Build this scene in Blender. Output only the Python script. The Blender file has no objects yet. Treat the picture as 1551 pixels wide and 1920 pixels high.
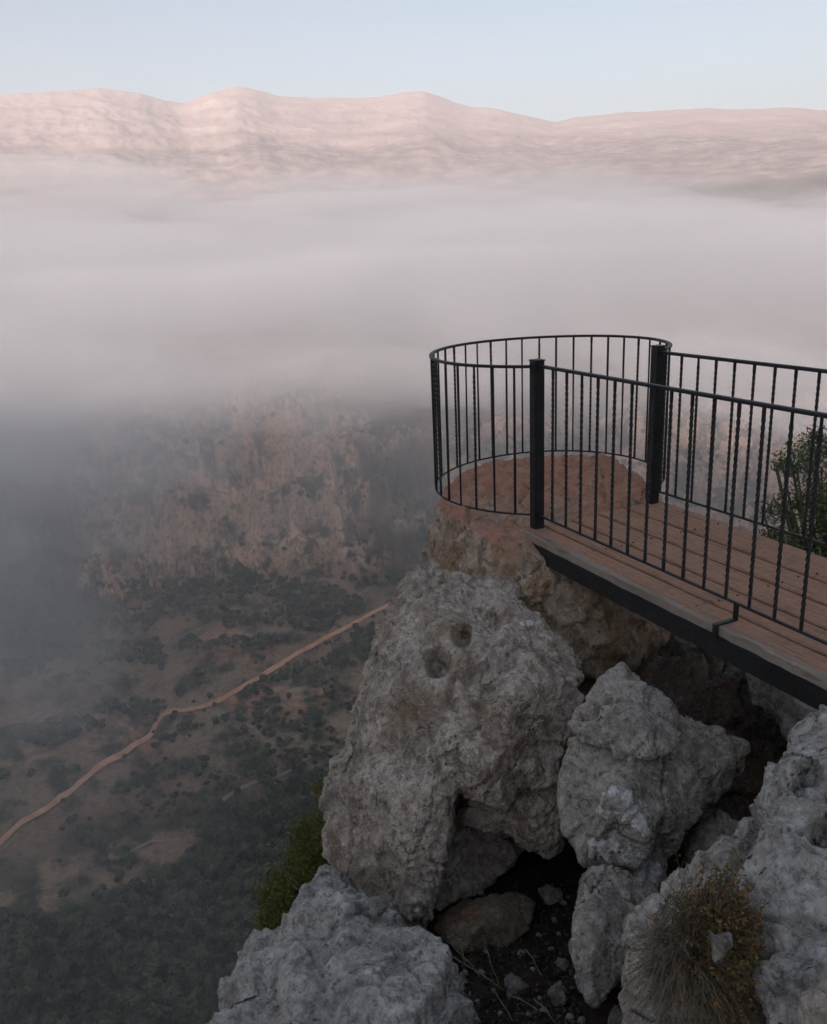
import bpy, bmesh, math, random
import numpy as np
from mathutils import Vector, Matrix
SC = bpy.context.scene
COL = SC.collection
rad = math.radians

# ---------------------------------------------------------------- camera
FPX, PITCH, ROLL, CZ = 1584.1, 0.2978, -0.0453, 1.7314     # calibrated on the railing (photo pixels 1551 x 1920)
FW = np.array([0, math.cos(PITCH), -math.sin(PITCH)])
_R0 = np.array([1.0, 0, 0]); _U0 = np.cross(_R0, FW)
RT = _R0 * math.cos(ROLL) + _U0 * math.sin(ROLL)
UP = -_R0 * math.sin(ROLL) + _U0 * math.cos(ROLL)
EYE = np.array([0, 0, CZ])
cd = bpy.data.cameras.new('camera'); cam = bpy.data.objects.new('camera', cd); COL.objects.link(cam)
cd.sensor_fit = 'HORIZONTAL'; cd.sensor_width = 36.0; cd.lens = FPX / 1551 * 36
cd.clip_start = 0.05; cd.clip_end = 60000
cam.matrix_world = Matrix(((RT[0], UP[0], -FW[0], 0), (RT[1], UP[1], -FW[1], 0), (RT[2], UP[2], -FW[2], CZ), (0, 0, 0, 1)))
SC.camera = cam

# ---------------------------------------------------------------- sky, sun, exposure
SUN_EL, SUN_AZ = rad(12.8), rad(-160)      # azimuth clockwise from +Y (view direction): low sun behind the camera
W = bpy.data.worlds.new('World'); SC.world = W; W.use_nodes = True
wn = W.node_tree; wn.nodes.clear()
sky = wn.nodes.new('ShaderNodeTexSky'); sky.sky_type = 'NISHITA'; sky.sun_disc = False
sky.sun_elevation = SUN_EL; sky.sun_rotation = SUN_AZ
sky.air_density = 1.15; sky.dust_density = 0.6; sky.ozone_density = 1.0; sky.altitude = 1200
bg = wn.nodes.new('ShaderNodeBackground'); bg.inputs['Strength'].default_value = 0.067
wo = wn.nodes.new('ShaderNodeOutputWorld')
wn.links.new(sky.outputs[0], bg.inputs[0]); wn.links.new(bg.outputs[0], wo.inputs[0])
sd = bpy.data.lights.new('sun', 'SUN'); sun = bpy.data.objects.new('sun', sd); COL.objects.link(sun)
sd.energy = 3.7; sd.angle = rad(2.5); sd.color = (1.0, 0.81, 0.715)
sdir = Vector((math.sin(SUN_AZ) * math.cos(SUN_EL), math.cos(SUN_AZ) * math.cos(SUN_EL), math.sin(SUN_EL)))
sun.rotation_euler = sdir.to_track_quat('Z', 'Y').to_euler()
sun.location = (0, -20, 40)
SC.view_settings.view_transform = 'Standard'; SC.view_settings.look = 'None'
SC.view_settings.exposure = 1.42; SC.view_settings.gamma = 1.0
SC.cycles.use_denoising = True; SC.cycles.use_adaptive_sampling = True; SC.cycles.adaptive_threshold = 0.01; SC.cycles.adaptive_min_samples = 48
SC.cycles.denoising_prefilter = 'ACCURATE'
SC.cycles.volume_bounces = 4; SC.cycles.max_bounces = 8; SC.cycles.diffuse_bounces = 3
SC.cycles.transparent_max_bounces = 48
SC.cycles.sample_clamp_indirect = 6

# ---------------------------------------------------------------- helpers
def ray(x, y):
    return FW + (x - 775.5) / FPX * RT - (y - 960) / FPX * UP
def at(x, y, dist):                        # world point seen at a photo pixel, at forward depth dist
    return EYE + ray(x, y) * dist
def on_z(x, y, z):
    d = ray(x, y); return EYE + d * ((z - CZ) / d[2])
def azel(x, y):
    d = ray(x, y); return math.atan2(d[0], d[1]), math.atan2(d[2], math.hypot(d[0], d[1]))

def _hash(ix, iy, iz, seed):
    h = (ix.astype(np.int64) * 374761393 + iy.astype(np.int64) * 668265263 + iz.astype(np.int64) * 2147483647 + seed * 1274126177) & 0xFFFFFFFF
    h = ((h ^ (h >> 13)) * 1274126177) & 0xFFFFFFFF
    h = ((h ^ (h >> 16)) * 2246822519) & 0xFFFFFFFF
    return (h ^ (h >> 15))
def vnoise(P, seed=0):                     # gradient noise in about -1..1, P (n,3)
    P = np.asarray(P, float); I = np.floor(P).astype(np.int64); f = P - I
    u = f * f * f * (f * (f * 6 - 15) + 10)
    out = 0
    for dx in (0, 1):
        for dy in (0, 1):
            for dz in (0, 1):
                h = _hash(I[:, 0] + dx, I[:, 1] + dy, I[:, 2] + dz, seed)
                gx = ((h & 1023) / 511.5 - 1); gy = (((h >> 10) & 1023) / 511.5 - 1); gz = (((h >> 20) & 1023) / 511.5 - 1)
                w = (u[:, 0] if dx else 1 - u[:, 0]) * (u[:, 1] if dy else 1 - u[:, 1]) * (u[:, 2] if dz else 1 - u[:, 2])
                out = out + w * (gx * (f[:, 0] - dx) + gy * (f[:, 1] - dy) + gz * (f[:, 2] - dz))
    return out * 1.35
def fbm(P, octs=4, seed=0, gain=0.5, lac=2.03):
    s = 0; a = 1.0; P = np.asarray(P, float)
    for k in range(octs):
        s = s + a * vnoise(P, seed + 17 * k); P = P * lac + 3.1; a *= gain
    return s
def ridged(P, octs=4, seed=0):
    s = 0; a = 1.0; P = np.asarray(P, float)
    for k in range(octs):
        s = s + a * (1 - np.abs(vnoise(P, seed + 31 * k)) * 2); P = P * 2.1 + 5.7; a *= 0.5
    return s
def worley(P, seed=0):                     # F1, F2 distances
    P = np.asarray(P, float); I = np.floor(P).astype(np.int64)
    d1 = np.full(len(P), 9.0); d2 = np.full(len(P), 9.0)
    for dx in (-1, 0, 1):
        for dy in (-1, 0, 1):
            for dz in (-1, 0, 1):
                J = I + np.array([dx, dy, dz])
                h = _hash(J[:, 0], J[:, 1], J[:, 2], seed)
                q = J + np.stack([(h & 1023) / 1023., ((h >> 10) & 1023) / 1023., ((h >> 20) & 1023) / 1023.], 1)
                d = np.sqrt(((q - P) ** 2).sum(1))
                m = d < d1
                d2 = np.where(m, d1, np.minimum(d2, d)); d1 = np.where(m, d, d1)
    return d1, d2
def facet(P, seed=0):                      # chiselled facets: every cell is its own tilted plane
    P = np.asarray(P, float); I = np.floor(P).astype(np.int64)
    d1 = np.full(len(P), 9.0); d2 = np.full(len(P), 9.0); g = np.zeros(len(P))
    for dx in (-1, 0, 1):
        for dy in (-1, 0, 1):
            for dz in (-1, 0, 1):
                J = I + np.array([dx, dy, dz])
                h = _hash(J[:, 0], J[:, 1], J[:, 2], seed); k = _hash(J[:, 0], J[:, 1], J[:, 2], seed + 991)
                q = J + np.stack([(h & 1023) / 1023., ((h >> 10) & 1023) / 1023., ((h >> 20) & 1023) / 1023.], 1)
                rel = P - q; d = np.sqrt((rel ** 2).sum(1))
                t = np.stack([(k & 1023) / 511.5 - 1, ((k >> 10) & 1023) / 511.5 - 1, ((k >> 20) & 1023) / 511.5 - 1], 1)
                m = d < d1
                d2 = np.where(m, d1, np.minimum(d2, d)); g = np.where(m, (rel * t).sum(1) + 0.35 * t[:, 0], g); d1 = np.where(m, d, d1)
    return g * sstep(0, 0.12, d2 - d1), d2 - d1
def sstep(a, b, x):
    t = np.clip((x - a) / (b - a), 0, 1); return t * t * (3 - 2 * t)

def mesh_np(name, V, Fq, smooth=True):     # fast mesh from arrays; Fq (m,3) or (m,4)
    me = bpy.data.meshes.new(name); V = np.asarray(V, np.float32); Fq = np.asarray(Fq, np.int32)
    k = Fq.shape[1]; me.vertices.add(len(V)); me.vertices.foreach_set('co', V.ravel())
    me.loops.add(Fq.size); me.loops.foreach_set('vertex_index', Fq.ravel())
    me.polygons.add(len(Fq)); me.polygons.foreach_set('loop_start', np.arange(0, Fq.size, k, dtype=np.int32))
    me.polygons.foreach_set('loop_total', np.full(len(Fq), k, np.int32))
    me.update(calc_edges=True); me.validate()
    me.polygons.foreach_set('use_smooth', np.full(len(me.polygons), smooth, bool))
    return me
def set_col(me, name, A):                  # per-vertex colour / mask
    a = me.color_attributes.new(name, 'FLOAT_COLOR', 'POINT'); A = np.asarray(A, np.float32)
    if A.shape[1] == 3: A = np.concatenate([A, np.ones((len(A), 1), np.float32)], 1)
    a.data.foreach_set('color', A.ravel())
def link(name, me, mat=None, parent=None):
    o = bpy.data.objects.new(name, me); COL.objects.link(o)
    if mat is not None:
        me.materials.clear(); me.materials.append(mat)
    if parent is not None: o.parent = parent
    return o
def tag(o, label=None, cat=None, group=None, kind=None):
    if label: o['label'] = label
    if cat: o['category'] = cat
    if group: o['group'] = group
    if kind: o['kind'] = kind
    return o
def empty(name, loc=(0, 0, 0), rz=0):
    o = bpy.data.objects.new(name, None); COL.objects.link(o); o.location = loc; o.rotation_euler = (0, 0, rz)
    o.empty_display_size = 0.2; return o

class NT:                                   # tiny node-tree helper
    def __init__(s, name):
        s.m = bpy.data.materials.new(name); s.m.use_nodes = True; s.t = s.m.node_tree; s.t.nodes.clear()
        s.out = s.n('ShaderNodeOutputMaterial')
    def n(s, kind, **kw):
        x = s.t.nodes.new(kind)
        for k, v in kw.items():
            if k.startswith('_'): setattr(x, k[1:], v)
            else: s.put(x, k, v)
        return x
    def put(s, x, k, v):
        i = x.inputs[int(k[1:])] if (k[0] == 'i' and k[1:].isdigit()) else x.inputs[k.replace('_', ' ')]
        if hasattr(v, 'is_output'): s.t.links.new(v, i)
        else: i.default_value = v
    def coords(s): return s.n('ShaderNodeTexCoord').outputs['Object']
    def pos(s): return s.n('ShaderNodeNewGeometry').outputs['Position']
    def noise(s, vec, scale, detail=6, rough=0.55, dist=0.0):
        return s.n('ShaderNodeTexNoise', Vector=vec, Scale=scale, Detail=detail, Roughness=rough, Distortion=dist).outputs[0]
    def vor(s, vec, scale, feature='F1'):
        return s.n('ShaderNodeTexVoronoi', _feature=feature, Vector=vec, Scale=scale).outputs[0]
    def mp(s, v, a, b, c=0.0, d=1.0):
        return s.n('ShaderNodeMapRange', i0=v, i1=a, i2=b, i3=c, i4=d).outputs[0]
    def math(s, op, a, b=0.5):
        return s.n('ShaderNodeMath', _operation=op, i0=a, i1=b).outputs[0]
    def mix(s, f, a, b, mode='MIX'):
        x = s.n('ShaderNodeMix', _data_type='RGBA', _blend_type=mode)
        for i, v in ((0, f), (6, a), (7, b)):
            if hasattr(v, 'is_output'): s.t.links.new(v, x.inputs[i])
            else: x.inputs[i].default_value = v if i == 0 else (tuple(v) + (1,))[:4]
        return x.outputs[2]
    def attr(s, name): return s.n('ShaderNodeAttribute', _attribute_name=name).outputs['Color']
    def scalevec(s, vec, sc):
        x = s.n('ShaderNodeMapping'); s.t.links.new(vec, x.inputs[0]); x.inputs['Scale'].default_value = sc; return x.outputs[0]
    def bump(s, h, strength, dist, normal=None):
        x = s.n('ShaderNodeBump', Strength=strength, Distance=dist, Height=h)
        if normal is not None: s.t.links.new(normal, x.inputs['Normal'])
        return x.outputs[0]
    def done(s, color, rough=0.8, normal=None, metallic=0.0, spec=0.3):
        b = s.n('ShaderNodeBsdfPrincipled', Base_Color=color if hasattr(color, 'is_output') else tuple(color) + (1,), Roughness=rough, Metallic=metallic)
        b.inputs['Specular IOR Level'].default_value = spec
        if normal is not None: s.t.links.new(normal, b.inputs['Normal'])
        s.t.links.new(b.outputs[0], s.out.inputs[0]); return s.m
# ---------------------------------------------------------------- the land: one sheet from the ledge to the far mountains
PROF = [(0, -1.9), (6, -9), (9, -40), (120, -290), (230, -335), (300, -305), (430, -288), (520, -262), (620, -232), (645, -226),
        (700, -128), (760, -112), (1000, -62), (1500, -15), (2500, 60), (3600, 200), (4600, 380), (5600, 560)]
PR = np.array([a for a, b in PROF], float); PH = np.array([b for a, b in PROF], float)
SKYL = [(-0.75, 9.2), (-0.45, 9.35), (-0.395, 9.45), (-0.35, 9.1), (-0.30, 8.85), (-0.26, 9.1), (-0.225, 9.75), (-0.2, 9.65), (-0.17, 9.1), (-0.12, 9.15),
        (-0.04, 9.3), (0.0, 9.65), (0.04, 9.45), (0.07, 9.0), (0.10, 9.2), (0.16, 8.3), (0.19, 8.0), (0.23, 8.55), (0.3, 8.75), (0.36, 9.2), (0.45, 9.4), (0.75, 9.7)]
def skyline_px(pts):
    return [azel(*q) for q in pts]
_sk = skyline_px([(-400, 185), (-150, 170), (0, 178), (90, 172), (190, 165), (260, 175), (325, 192), (345, 193), (400, 172), (440, 161), (475, 166), (520, 180), (600, 183),
                  (690, 184), (760, 172), (795, 169), (830, 182), (870, 197), (930, 203), (1000, 219), (1040, 229), (1075, 220), (1150, 212), (1250, 207), (1310, 202),
                  (1400, 205), (1480, 201), (1551, 207), (1750, 200), (2100, 220)])
SKA = np.array([a for a, e in _sk]); SKE = np.array([e for a, e in _sk])
_fa = np.linspace(SKA[0], SKA[-1], 1200); _fe = np.interp(_fa, SKA, SKE); _k = np.exp(-np.linspace(-2.2, 2.2, 19) ** 2); _k /= _k.sum()
SKA, SKE = _fa, np.convolve(np.pad(_fe, 9, 'edge'), _k, 'valid')

PR2 = np.array([0, 6, 9, 120, 230, 300, 430, 520, 600, 700, 800, 1000, 1500, 2500, 3600, 4600, 5600], float)
PH2 = np.array([-1.9, -9, -40, -290, -335, -305, -288, -262, -236, -186, -140, -66, -15, 60, 200, 380, 560], float)
_kp = [(-300, .3, 20), (60, .1, 30), (150, .45, 45), (210, .9, 30), (265, 1, 4), (350, 1, -6), (440, 1, -14), (500, 1, -4), (560, 1, 2), (600, .9, -2), (680, .5, 18), (760, .35, 36), (830, .5, 40), (1000, .5, 30), (1250, .6, 0), (1551, .7, -30), (1800, .6, -30)]
KA = np.array([azel(x, 960)[0] for x, a, b in _kp]); KV = np.array([a for x, a, b in _kp], float); KS = np.array([b for x, a, b in _kp], float)
def land_h(az, r):
    """height above the bridge deck at azimuth az (0 = straight ahead) and distance r; arrays"""
    x = r * np.sin(az); y = r * np.cos(az); P = np.stack([x, y, 0 * x], 1)
    lum = fbm(P / 210, 4, 5)
    w = fbm(P / 95, 3, 41) * sstep(250, 420, r) * (1 - sstep(800, 1200, r))
    rr = r + w * 26 - 60 * sstep(0.28, 0.6, az) * sstep(240, 400, r) * (1 - sstep(900, 1300, r))
    K = np.interp(az, KA, KV); S = np.interp(az, KA, KS) * sstep(300, 450, r)
    h = np.interp(rr - S, PR, PH); hg = np.interp(rr, PR2, PH2)
    K2 = np.clip(K + 0.35 * fbm(np.stack([az * 16, r / 160, 0 * r], 1), 3, 51), 0, 1)
    h = h * K2 + hg * (1 - K2)
    h += lum * 7 * sstep(120, 400, r) * (1 - sstep(1500, 3000, r))
    # gully ribs and ledges on the cliff band
    band = sstep(600, 640, rr) * (1 - sstep(705, 760, rr))
    h += band * (ridged(np.stack([az * 26, 0 * r, r / 120], 1), 4, 9) - 1) * 11
    f_, _e = facet(np.stack([x, y, h * 0.8], 1) / 34.0, 71); g_, _e = facet(np.stack([x, y, h * 0.6], 1) / 12.0, 73)
    h += band * (f_ * 22 + g_ * 8)
    h += band * 3.5 * np.sin(h / 6.0 + lum * 4)
    # terraces on the lower slope
    ter = sstep(380, 420, r) * (1 - sstep(560, 600, r)) * sstep(-0.1, 0.4, fbm(P / 70, 2, 77))
    h = h + ter * 0.9 * np.sin(h / 1.35)
    # far mountains: rises to the skyline
    el = np.interp(az, SKA, SKE)
    rs = 7600 + 500 * np.sin(az * 5 + 1)
    top = rs * np.tan(el) + CZ
    t = np.clip((r - 3600) / (rs - 3600), 0, 1.35)
    base = np.interp(r, PR, PH)
    top = top + 9 * fbm(np.stack([az * 50, r / 700, 0 * r], 1), 3, 61)
    prof = 200 + (top - 200) * (t ** 0.92)
    prof = np.where(r > rs, top - (r - rs) * 0.25, prof)
    far = sstep(3600, 4400, r)
    h = h * (1 - far) + prof * far
    rough = np.sin(np.pi * np.clip((r - 3600) / (rs - 3600), 0, 1)) ** 0.6
    A = az * 7000
    h += far * rough * ((ridged(np.stack([A / 900, r / 1500, 0 * r], 1), 5, 3) - 1.1) * 25)
    h += far * rough * 6 * fbm(np.stack([A / 260, r / 260, 0 * r], 1), 3, 12)
    h += far * rough * 5 * np.sin(h / 24 + 2 * fbm(np.stack([A / 1500, r / 1500, 0 * r], 1), 2, 8))
    # ---- this side of the gorge: the ledge, and the high ridge behind it, unseen, added and shaped to keep the sun off
    a = np.abs(((az + math.pi) % (2 * math.pi)) - math.pi)
    rgt = ((az + math.pi) % (2 * math.pi)) - math.pi
    back = np.maximum(sstep(rad(72), rad(118), a), 0)
    shade_ridge = sstep(150, 300, r) * (7 * np.sin(x / 45.0) + 4 * np.sin(x / 21.0 + 2)) + 18 * np.sin(x / 160.0) * sstep(300, 900, r) + 10 * np.sin(x / 67.0 + 1) * sstep(300, 900, r) + np.interp(r, [0, 5, 60, 300, 1150, 1900, 6000], [-1.9, -1.7, 8, 80, SHADE_RIDGE_H, SHADE_RIDGE_H - 60, -150]) + lum * 14 * sstep(100, 400, r)
    h = h * (1 - back) + shade_ridge * back
    return h
SHADE_RIDGE_H = 150.0
def near_edge(az, r, h):
    # ledge of rubble and soil under the boulders
    x = r * np.sin(az); y = r * np.cos(az)
    return h
azf = np.concatenate([np.linspace(-math.pi, -0.62, 150, endpoint=False), np.linspace(-0.62, 0.62, 900), np.linspace(0.62, math.pi, 150)[1:]])
rf = np.concatenate([np.geomspace(9, 250, 40, endpoint=False), np.linspace(250, 800, 420, endpoint=False), np.geomspace(800, 3600, 60, endpoint=False),
                     np.linspace(3600, 8600, 260, endpoint=False), np.geomspace(8600, 10500, 8)])
AZ, RR = np.meshgrid(azf, rf); az = AZ.ravel(); r_ = RR.ravel()
hh = land_h(az, r_)
_g = 1 - 0.72 * sstep(2000, 9000, r_) * sstep(rad(60), rad(110), np.abs(az))
V = np.stack([r_ * _g * np.sin(az), r_ * _g * np.cos(az), hh], 1)
na, nr = len(azf), len(rf)
i = np.arange(nr - 1)[:, None] * na + np.arange(na - 1)[None, :]
Fq = np.stack([i, i + 1, i + 1 + na, i + na], -1).reshape(-1, 4)[:, ::-1]
me = mesh_np('land', V, Fq)
def _splat(x, y, r0, rx, ry, s):              # soft ragged patch on the slope around the spot seen at photo (x, y)
    a0 = azel(x, y)[0]; u = (r_ * np.sin(az - a0)) / rx; v = (r_ - r0) / ry
    return sstep(1.0, 0.35, np.sqrt(u * u + v * v) + 0.75 * fbm(V / 16, 5, s, 0.62))
CLEAR_ = 0.55 * np.maximum(_splat(160, 1640, 395, 42, 28, 1), _splat(330, 1620, 400, 30, 16, 2) * 0.6)
KK_ = np.interp(az, KA, KV)
TERR = np.maximum(_splat(150, 1325, 505, 60, 26, 21), _splat(520, 1365, 492, 34, 26, 22))
WOODS = sstep(455, 400, r_ + 28 * fbm(V / 60, 3, 44)) * sstep(250, 290, r_) * (1 - np.clip(CLEAR_ * 2.6, 0, 1))
WOODS = np.maximum(WOODS, 0.85 * sstep(560, 600, r_ + 30 * fbm(V / 50, 4, 45)) * (1 - sstep(2500, 3200, r_)) * sstep(0.75, 0.35, KK_ + 0.35 * fbm(V / 45, 4, 46)))
REDB = np.maximum.reduce([_splat(262, 1385, 487, 14, 12, 3), _splat(490, 900, 690, 24, 34, 4) * 0.8, _splat(475, 1365, 500, 20, 26, 5) * 0.7, _splat(600, 1410, 490, 40, 12, 7) * 0.5, _splat(450, 1250, 545, 40, 18, 6) * 0.45])
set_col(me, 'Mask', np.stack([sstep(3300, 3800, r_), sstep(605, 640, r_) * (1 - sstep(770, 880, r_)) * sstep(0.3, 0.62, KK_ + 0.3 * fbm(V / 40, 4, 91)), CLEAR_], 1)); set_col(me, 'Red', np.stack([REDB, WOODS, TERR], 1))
LAND = me

def mk2(m): return m.n('ShaderNodeSeparateColor', i0=m.attr('Mask')).outputs[2]
m = NT('land_scrub')
P = m.pos(); nrm = m.n('ShaderNodeNewGeometry').outputs['Normal']; nz = m.n('ShaderNodeSeparateXYZ', i0=nrm).outputs[2]
n1 = m.noise(P, 0.012, 6, 0.6); n2 = m.noise(P, 0.05, 8, 0.65); n3 = m.noise(P, 0.3, 5, 0.6)
soil = m.mix(m.mp(n1, 0.4, 0.6), (0.27, 0.155, 0.10), (0.28, 0.215, 0.145))
soil = m.mix(m.math('MULTIPLY', mk2(m), 1.0), soil, (0.34, 0.26, 0.175)); soil = m.mix(m.n('ShaderNodeSeparateColor', i0=m.attr('Red')).outputs[0], soil, (0.50, 0.20, 0.115))
scrub = m.mix(m.mp(n3, 0.35, 0.65), (0.010, 0.020, 0.012), (0.05, 0.062, 0.032))
soil = m.mix(m.mp(m.noise(P, 0.22, 8, 0.75), 0.5, 0.62, 0, 0.8), soil, (0.10, 0.085, 0.055))
soil = m.mix(m.mp(m.noise(P, 0.5, 6, 0.7), 0.56, 0.66, 0, 0.7), soil, (0.44, 0.37, 0.28))
soil = m.mix(m.math('MULTIPLY', m.n('ShaderNodeSeparateColor', i0=m.attr('Red')).outputs[2], m.mp(m.math('SINE', m.math('MULTIPLY', m.n('ShaderNodeSeparateXYZ', i0=P).outputs[2], 2.6)), -0.1, 0.5, 0, 0.85)), soil, (0.42, 0.29, 0.20))
near_c = m.mix(m.math('MULTIPLY', m.mp(n2, 0.47, 0.60), m.mp(mk2(m), 0, 1, 1, 0.15)), soil, scrub)
rock = m.mix(m.mp(m.noise(m.scalevec(P, (1, 1, 0.25)), 0.06, 8, 0.7), 0.35, 0.65), (0.40, 0.28, 0.20), (0.82, 0.55, 0.38))
rock = m.mix(m.mp(m.noise(m.scalevec(P, (1, 1, 0.16)), 0.16, 7, 0.75), 0.56, 0.64, 0, 0.85), rock, (0.07, 0.055, 0.045))
rock = m.mix(m.n('ShaderNodeSeparateColor', i0=m.attr('Red')).outputs[0], rock, m.mix(n3, (0.60, 0.26, 0.13), (0.72, 0.42, 0.25)))
rock = m.mix(m.mp(n2, 0.50, 0.60), rock, (0.05, 0.055, 0.035)); rock = m.mix(m.mp(m.noise(P, 0.25, 8, 0.75), 0.5, 0.62, 0, 0.75), rock, (0.08, 0.065, 0.05))
mask = m.n('ShaderNodeSeparateColor', i0=m.attr('Mask'))
steep = m.math('MULTIPLY', m.mp(nz, 0.84, 0.66), mask.outputs[1])
near_c = m.mix(m.math('MULTIPLY', m.n('ShaderNodeSeparateColor', i0=m.attr('Red')).outputs[1], 0.9), near_c, scrub)
c = m.mix(steep, near_c, rock)
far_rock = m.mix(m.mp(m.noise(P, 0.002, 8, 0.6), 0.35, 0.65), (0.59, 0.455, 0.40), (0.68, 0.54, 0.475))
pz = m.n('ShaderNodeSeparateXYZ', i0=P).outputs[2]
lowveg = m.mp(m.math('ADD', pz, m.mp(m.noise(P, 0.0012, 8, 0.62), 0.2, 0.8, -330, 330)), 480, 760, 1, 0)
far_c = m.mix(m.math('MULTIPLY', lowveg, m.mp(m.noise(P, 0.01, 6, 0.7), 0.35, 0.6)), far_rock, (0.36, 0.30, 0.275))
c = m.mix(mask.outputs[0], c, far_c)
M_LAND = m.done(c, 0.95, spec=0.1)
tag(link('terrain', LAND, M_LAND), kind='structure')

# ---------------------------------------------------------------- air: haze box, valley mist and the fog bank
def vol_mat(name, dens, col, aniso=0.2):
    v = NT(name); p = v.n('ShaderNodeVolumePrincipled', Density=dens, Anisotropy=aniso); p.inputs['Color'].default_value = tuple(col) + (1,)
    v.t.links.new(p.outputs[0], v.out.inputs['Volume']); return v.m
def box_mesh(name, lo, hi):
    bm = bmesh.new(); bmesh.ops.create_cube(bm, size=1)
    for v in bm.verts: v.co = Vector([(lo[k] + hi[k]) / 2 + v.co[k] * (hi[k] - lo[k]) for k in range(3)])
    me = bpy.data.meshes.new(name); bm.to_mesh(me); bm.free(); return me
HAZE_COL = (0.945, 0.945, 0.955)
tag(link('haze', box_mesh('haze', (-9800, -4600, -420), (9800, 11000, 1600)), vol_mat('haze_air', 0.00013, HAZE_COL)), kind='stuff')
def fog_shell(name, az0, az1, r0, r1, bot, top, dens, seed, amp, near_amp, col, nA=150, nR=90, wl=420, sap=0.08):
    """closed body of fog: top/bot are lists (r, height); edges taper to nothing"""
    A = np.linspace(az0, az1, nA); T = np.linspace(0, 1, nR)
    AA, TT = np.meshgrid(A, T); a = AA.ravel(); t = TT.ravel()
    near = fbm(np.stack([a * 5, 0 * a, 0 * a + seed], 1), 4, seed) * near_amp
    r = r0 + near * (1 - t) + (r1 - r0 - near * 0) * t ** 1.7
    x = r * np.sin(a); y = r * np.cos(a)
    tp = np.interp(r, *zip(*top)); tp = tp * (1 - 0.35 * sstep(0.08, 0.4, a) * (tp > 0)); bt = np.interp(r, *zip(*bot))
    Pn = np.stack([x, y, 0 * x], 1) / wl
    tp = tp + fbm(Pn, 5, seed + 3, 0.5) * amp * (0.35 + r / 2500); bt = bt + fbm(Pn * 1.7, 5, seed + 9, 0.55) * amp * 0.8
    s = np.clip(t / 0.16, 0, 1); e = np.clip((1 - t) / 0.1, 0, 1); sa = sstep(0, 1, (a - az0) / sap) * sstep(0, 1, (az1 - a) / sap)
    k = np.sqrt(np.clip(1 - (1 - s) ** 2, 0, 1)) * np.sqrt(np.clip(1 - (1 - e) ** 2, 0, 1)) * sa
    mid = (tp + bt) / 2; hf = np.maximum((tp - bt) / 2, 1) * k
    Vt = np.stack([x, y, mid + hf], 1); Vb = np.stack([x, y, mid - hf - 0.01], 1)
    n = nA; i = np.arange(nR - 1)[:, None] * n + np.arange(n - 1)[None, :]
    Ft = np.stack([i, i + n, i + 1 + n, i + 1], -1).reshape(-1, 4)[:, ::-1]
    N = len(Vt); Fb = Ft[:, ::-1] + N
    ring = list(range(n)) + [k_ * n + n - 1 for k_ in range(1, nR)] + [(nR - 1) * n + k_ for k_ in range(n - 2, -1, -1)] + [k_ * n for k_ in range(nR - 2, 0, -1)]
    ring = np.array(ring); nx = np.roll(ring, -1)
    Fs = np.stack([ring, ring + N, nx + N, nx], -1)
    me = mesh_np(name, np.concatenate([Vt, Vb]), np.concatenate([Ft, Fb, Fs]), True)
    o = link(name, me, vol_mat(name, dens, col, 0.15)); tag(o, kind='stuff'); return o
FOGC = (0.974, 0.968, 0.968)
fog_shell('fog_bank', -1.0, 1.0, 860, 3300, [(600, -95), (800, -150), (1500, -150), (4000, 0)], [(600, -30), (900, 0), (1500, 10), (2500, 25), (3600, 0)], 0.005, 3, 22, 60, FOGC)
fog_shell('fog_cloud', -1.0, 1.0, 560, 4200, [(500, -95), (800, -160), (1500, -170), (4500, -50)], [(500, 0), (900, 28), (1500, 62), (2500, 105), (4200, 120)], 0.0022, 13, 55, 130, FOGC)
fog_shell('fog_veil', -1.0, 1.0, 480, 5200, [(400, -120), (800, -170), (1500, -180), (5000, -20)], [(400, 30), (900, 75), (1500, 120), (2500, 190), (5000, 330)], 0.0005, 23, 70, 120, FOGC)
fog_shell('valley_mist', -1.0, 1.0, 360, 1500, [(200, -400), (1500, -400)], [(200, -60), (500, -40), (1500, 20)], 0.0008, 33, 30, 60, (0.955, 0.965, 0.96))
fog_shell('drifting_mist', -1.2, -0.12, 150, 1100, [(150, -400), (1500, -400)], [(150, -90), (500, -60), (1100, 0)], 0.00055, 43, 40, 60, (0.955, 0.965, 0.965), sap=0.35)
fog_shell('fog_skirt', -1.0, 1.0, 500, 1300, [(500, -190), (1300, -190)], [(500, -70), (800, -30), (1300, 0)], 0.0011, 53, 30, 60, FOGC, sap=0.2)
def wisp(x, y, dist, w, hgt, dep, dens, seed, tilt=0.0):
    c = at(x, y, dist); bm = bmesh.new(); bmesh.ops.create_icosphere(bm, subdivisions=5, radius=1)
    Vn = np.array([v.co for v in bm.verts]); d = 1 + 0.42 * fbm(Vn * np.array([2.4, 2.4, 1.2]) + seed, 5, seed, .55)
    a, _ = azel(x, y); U = Vn * d[:, None] * np.array([w, dep, hgt])
    U[:, 2] += U[:, 0] * tilt
    X = U[:, 0] * math.cos(a) + U[:, 1] * math.sin(a); Y = -U[:, 0] * math.sin(a) + U[:, 1] * math.cos(a)
    for v, p, q, z in zip(bm.verts, X, Y, U[:, 2]): v.co = (p, q, z)
    me = bpy.data.meshes.new('fog_wisp'); bm.to_mesh(me); bm.free(); me.polygons.foreach_set('use_smooth', np.ones(len(me.polygons), bool))
    o = link('fog_wisp', me, vol_mat('fog_wisp', dens, FOGC, 0.0)); o.location = c; tag(o, kind='stuff')
wisp(1220, 440, 2300, 330, 30, 200, 0.008, 1, -0.10)
wisp(1480, 395, 2500, 260, 24, 200, 0.005, 2, 0.06)
wisp(620, 385, 2600, 520, 40, 260, 0.0028, 3, 0.02)
wisp(120, 330, 2700, 420, 60, 260, 0.0026, 4, -0.06)
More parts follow.
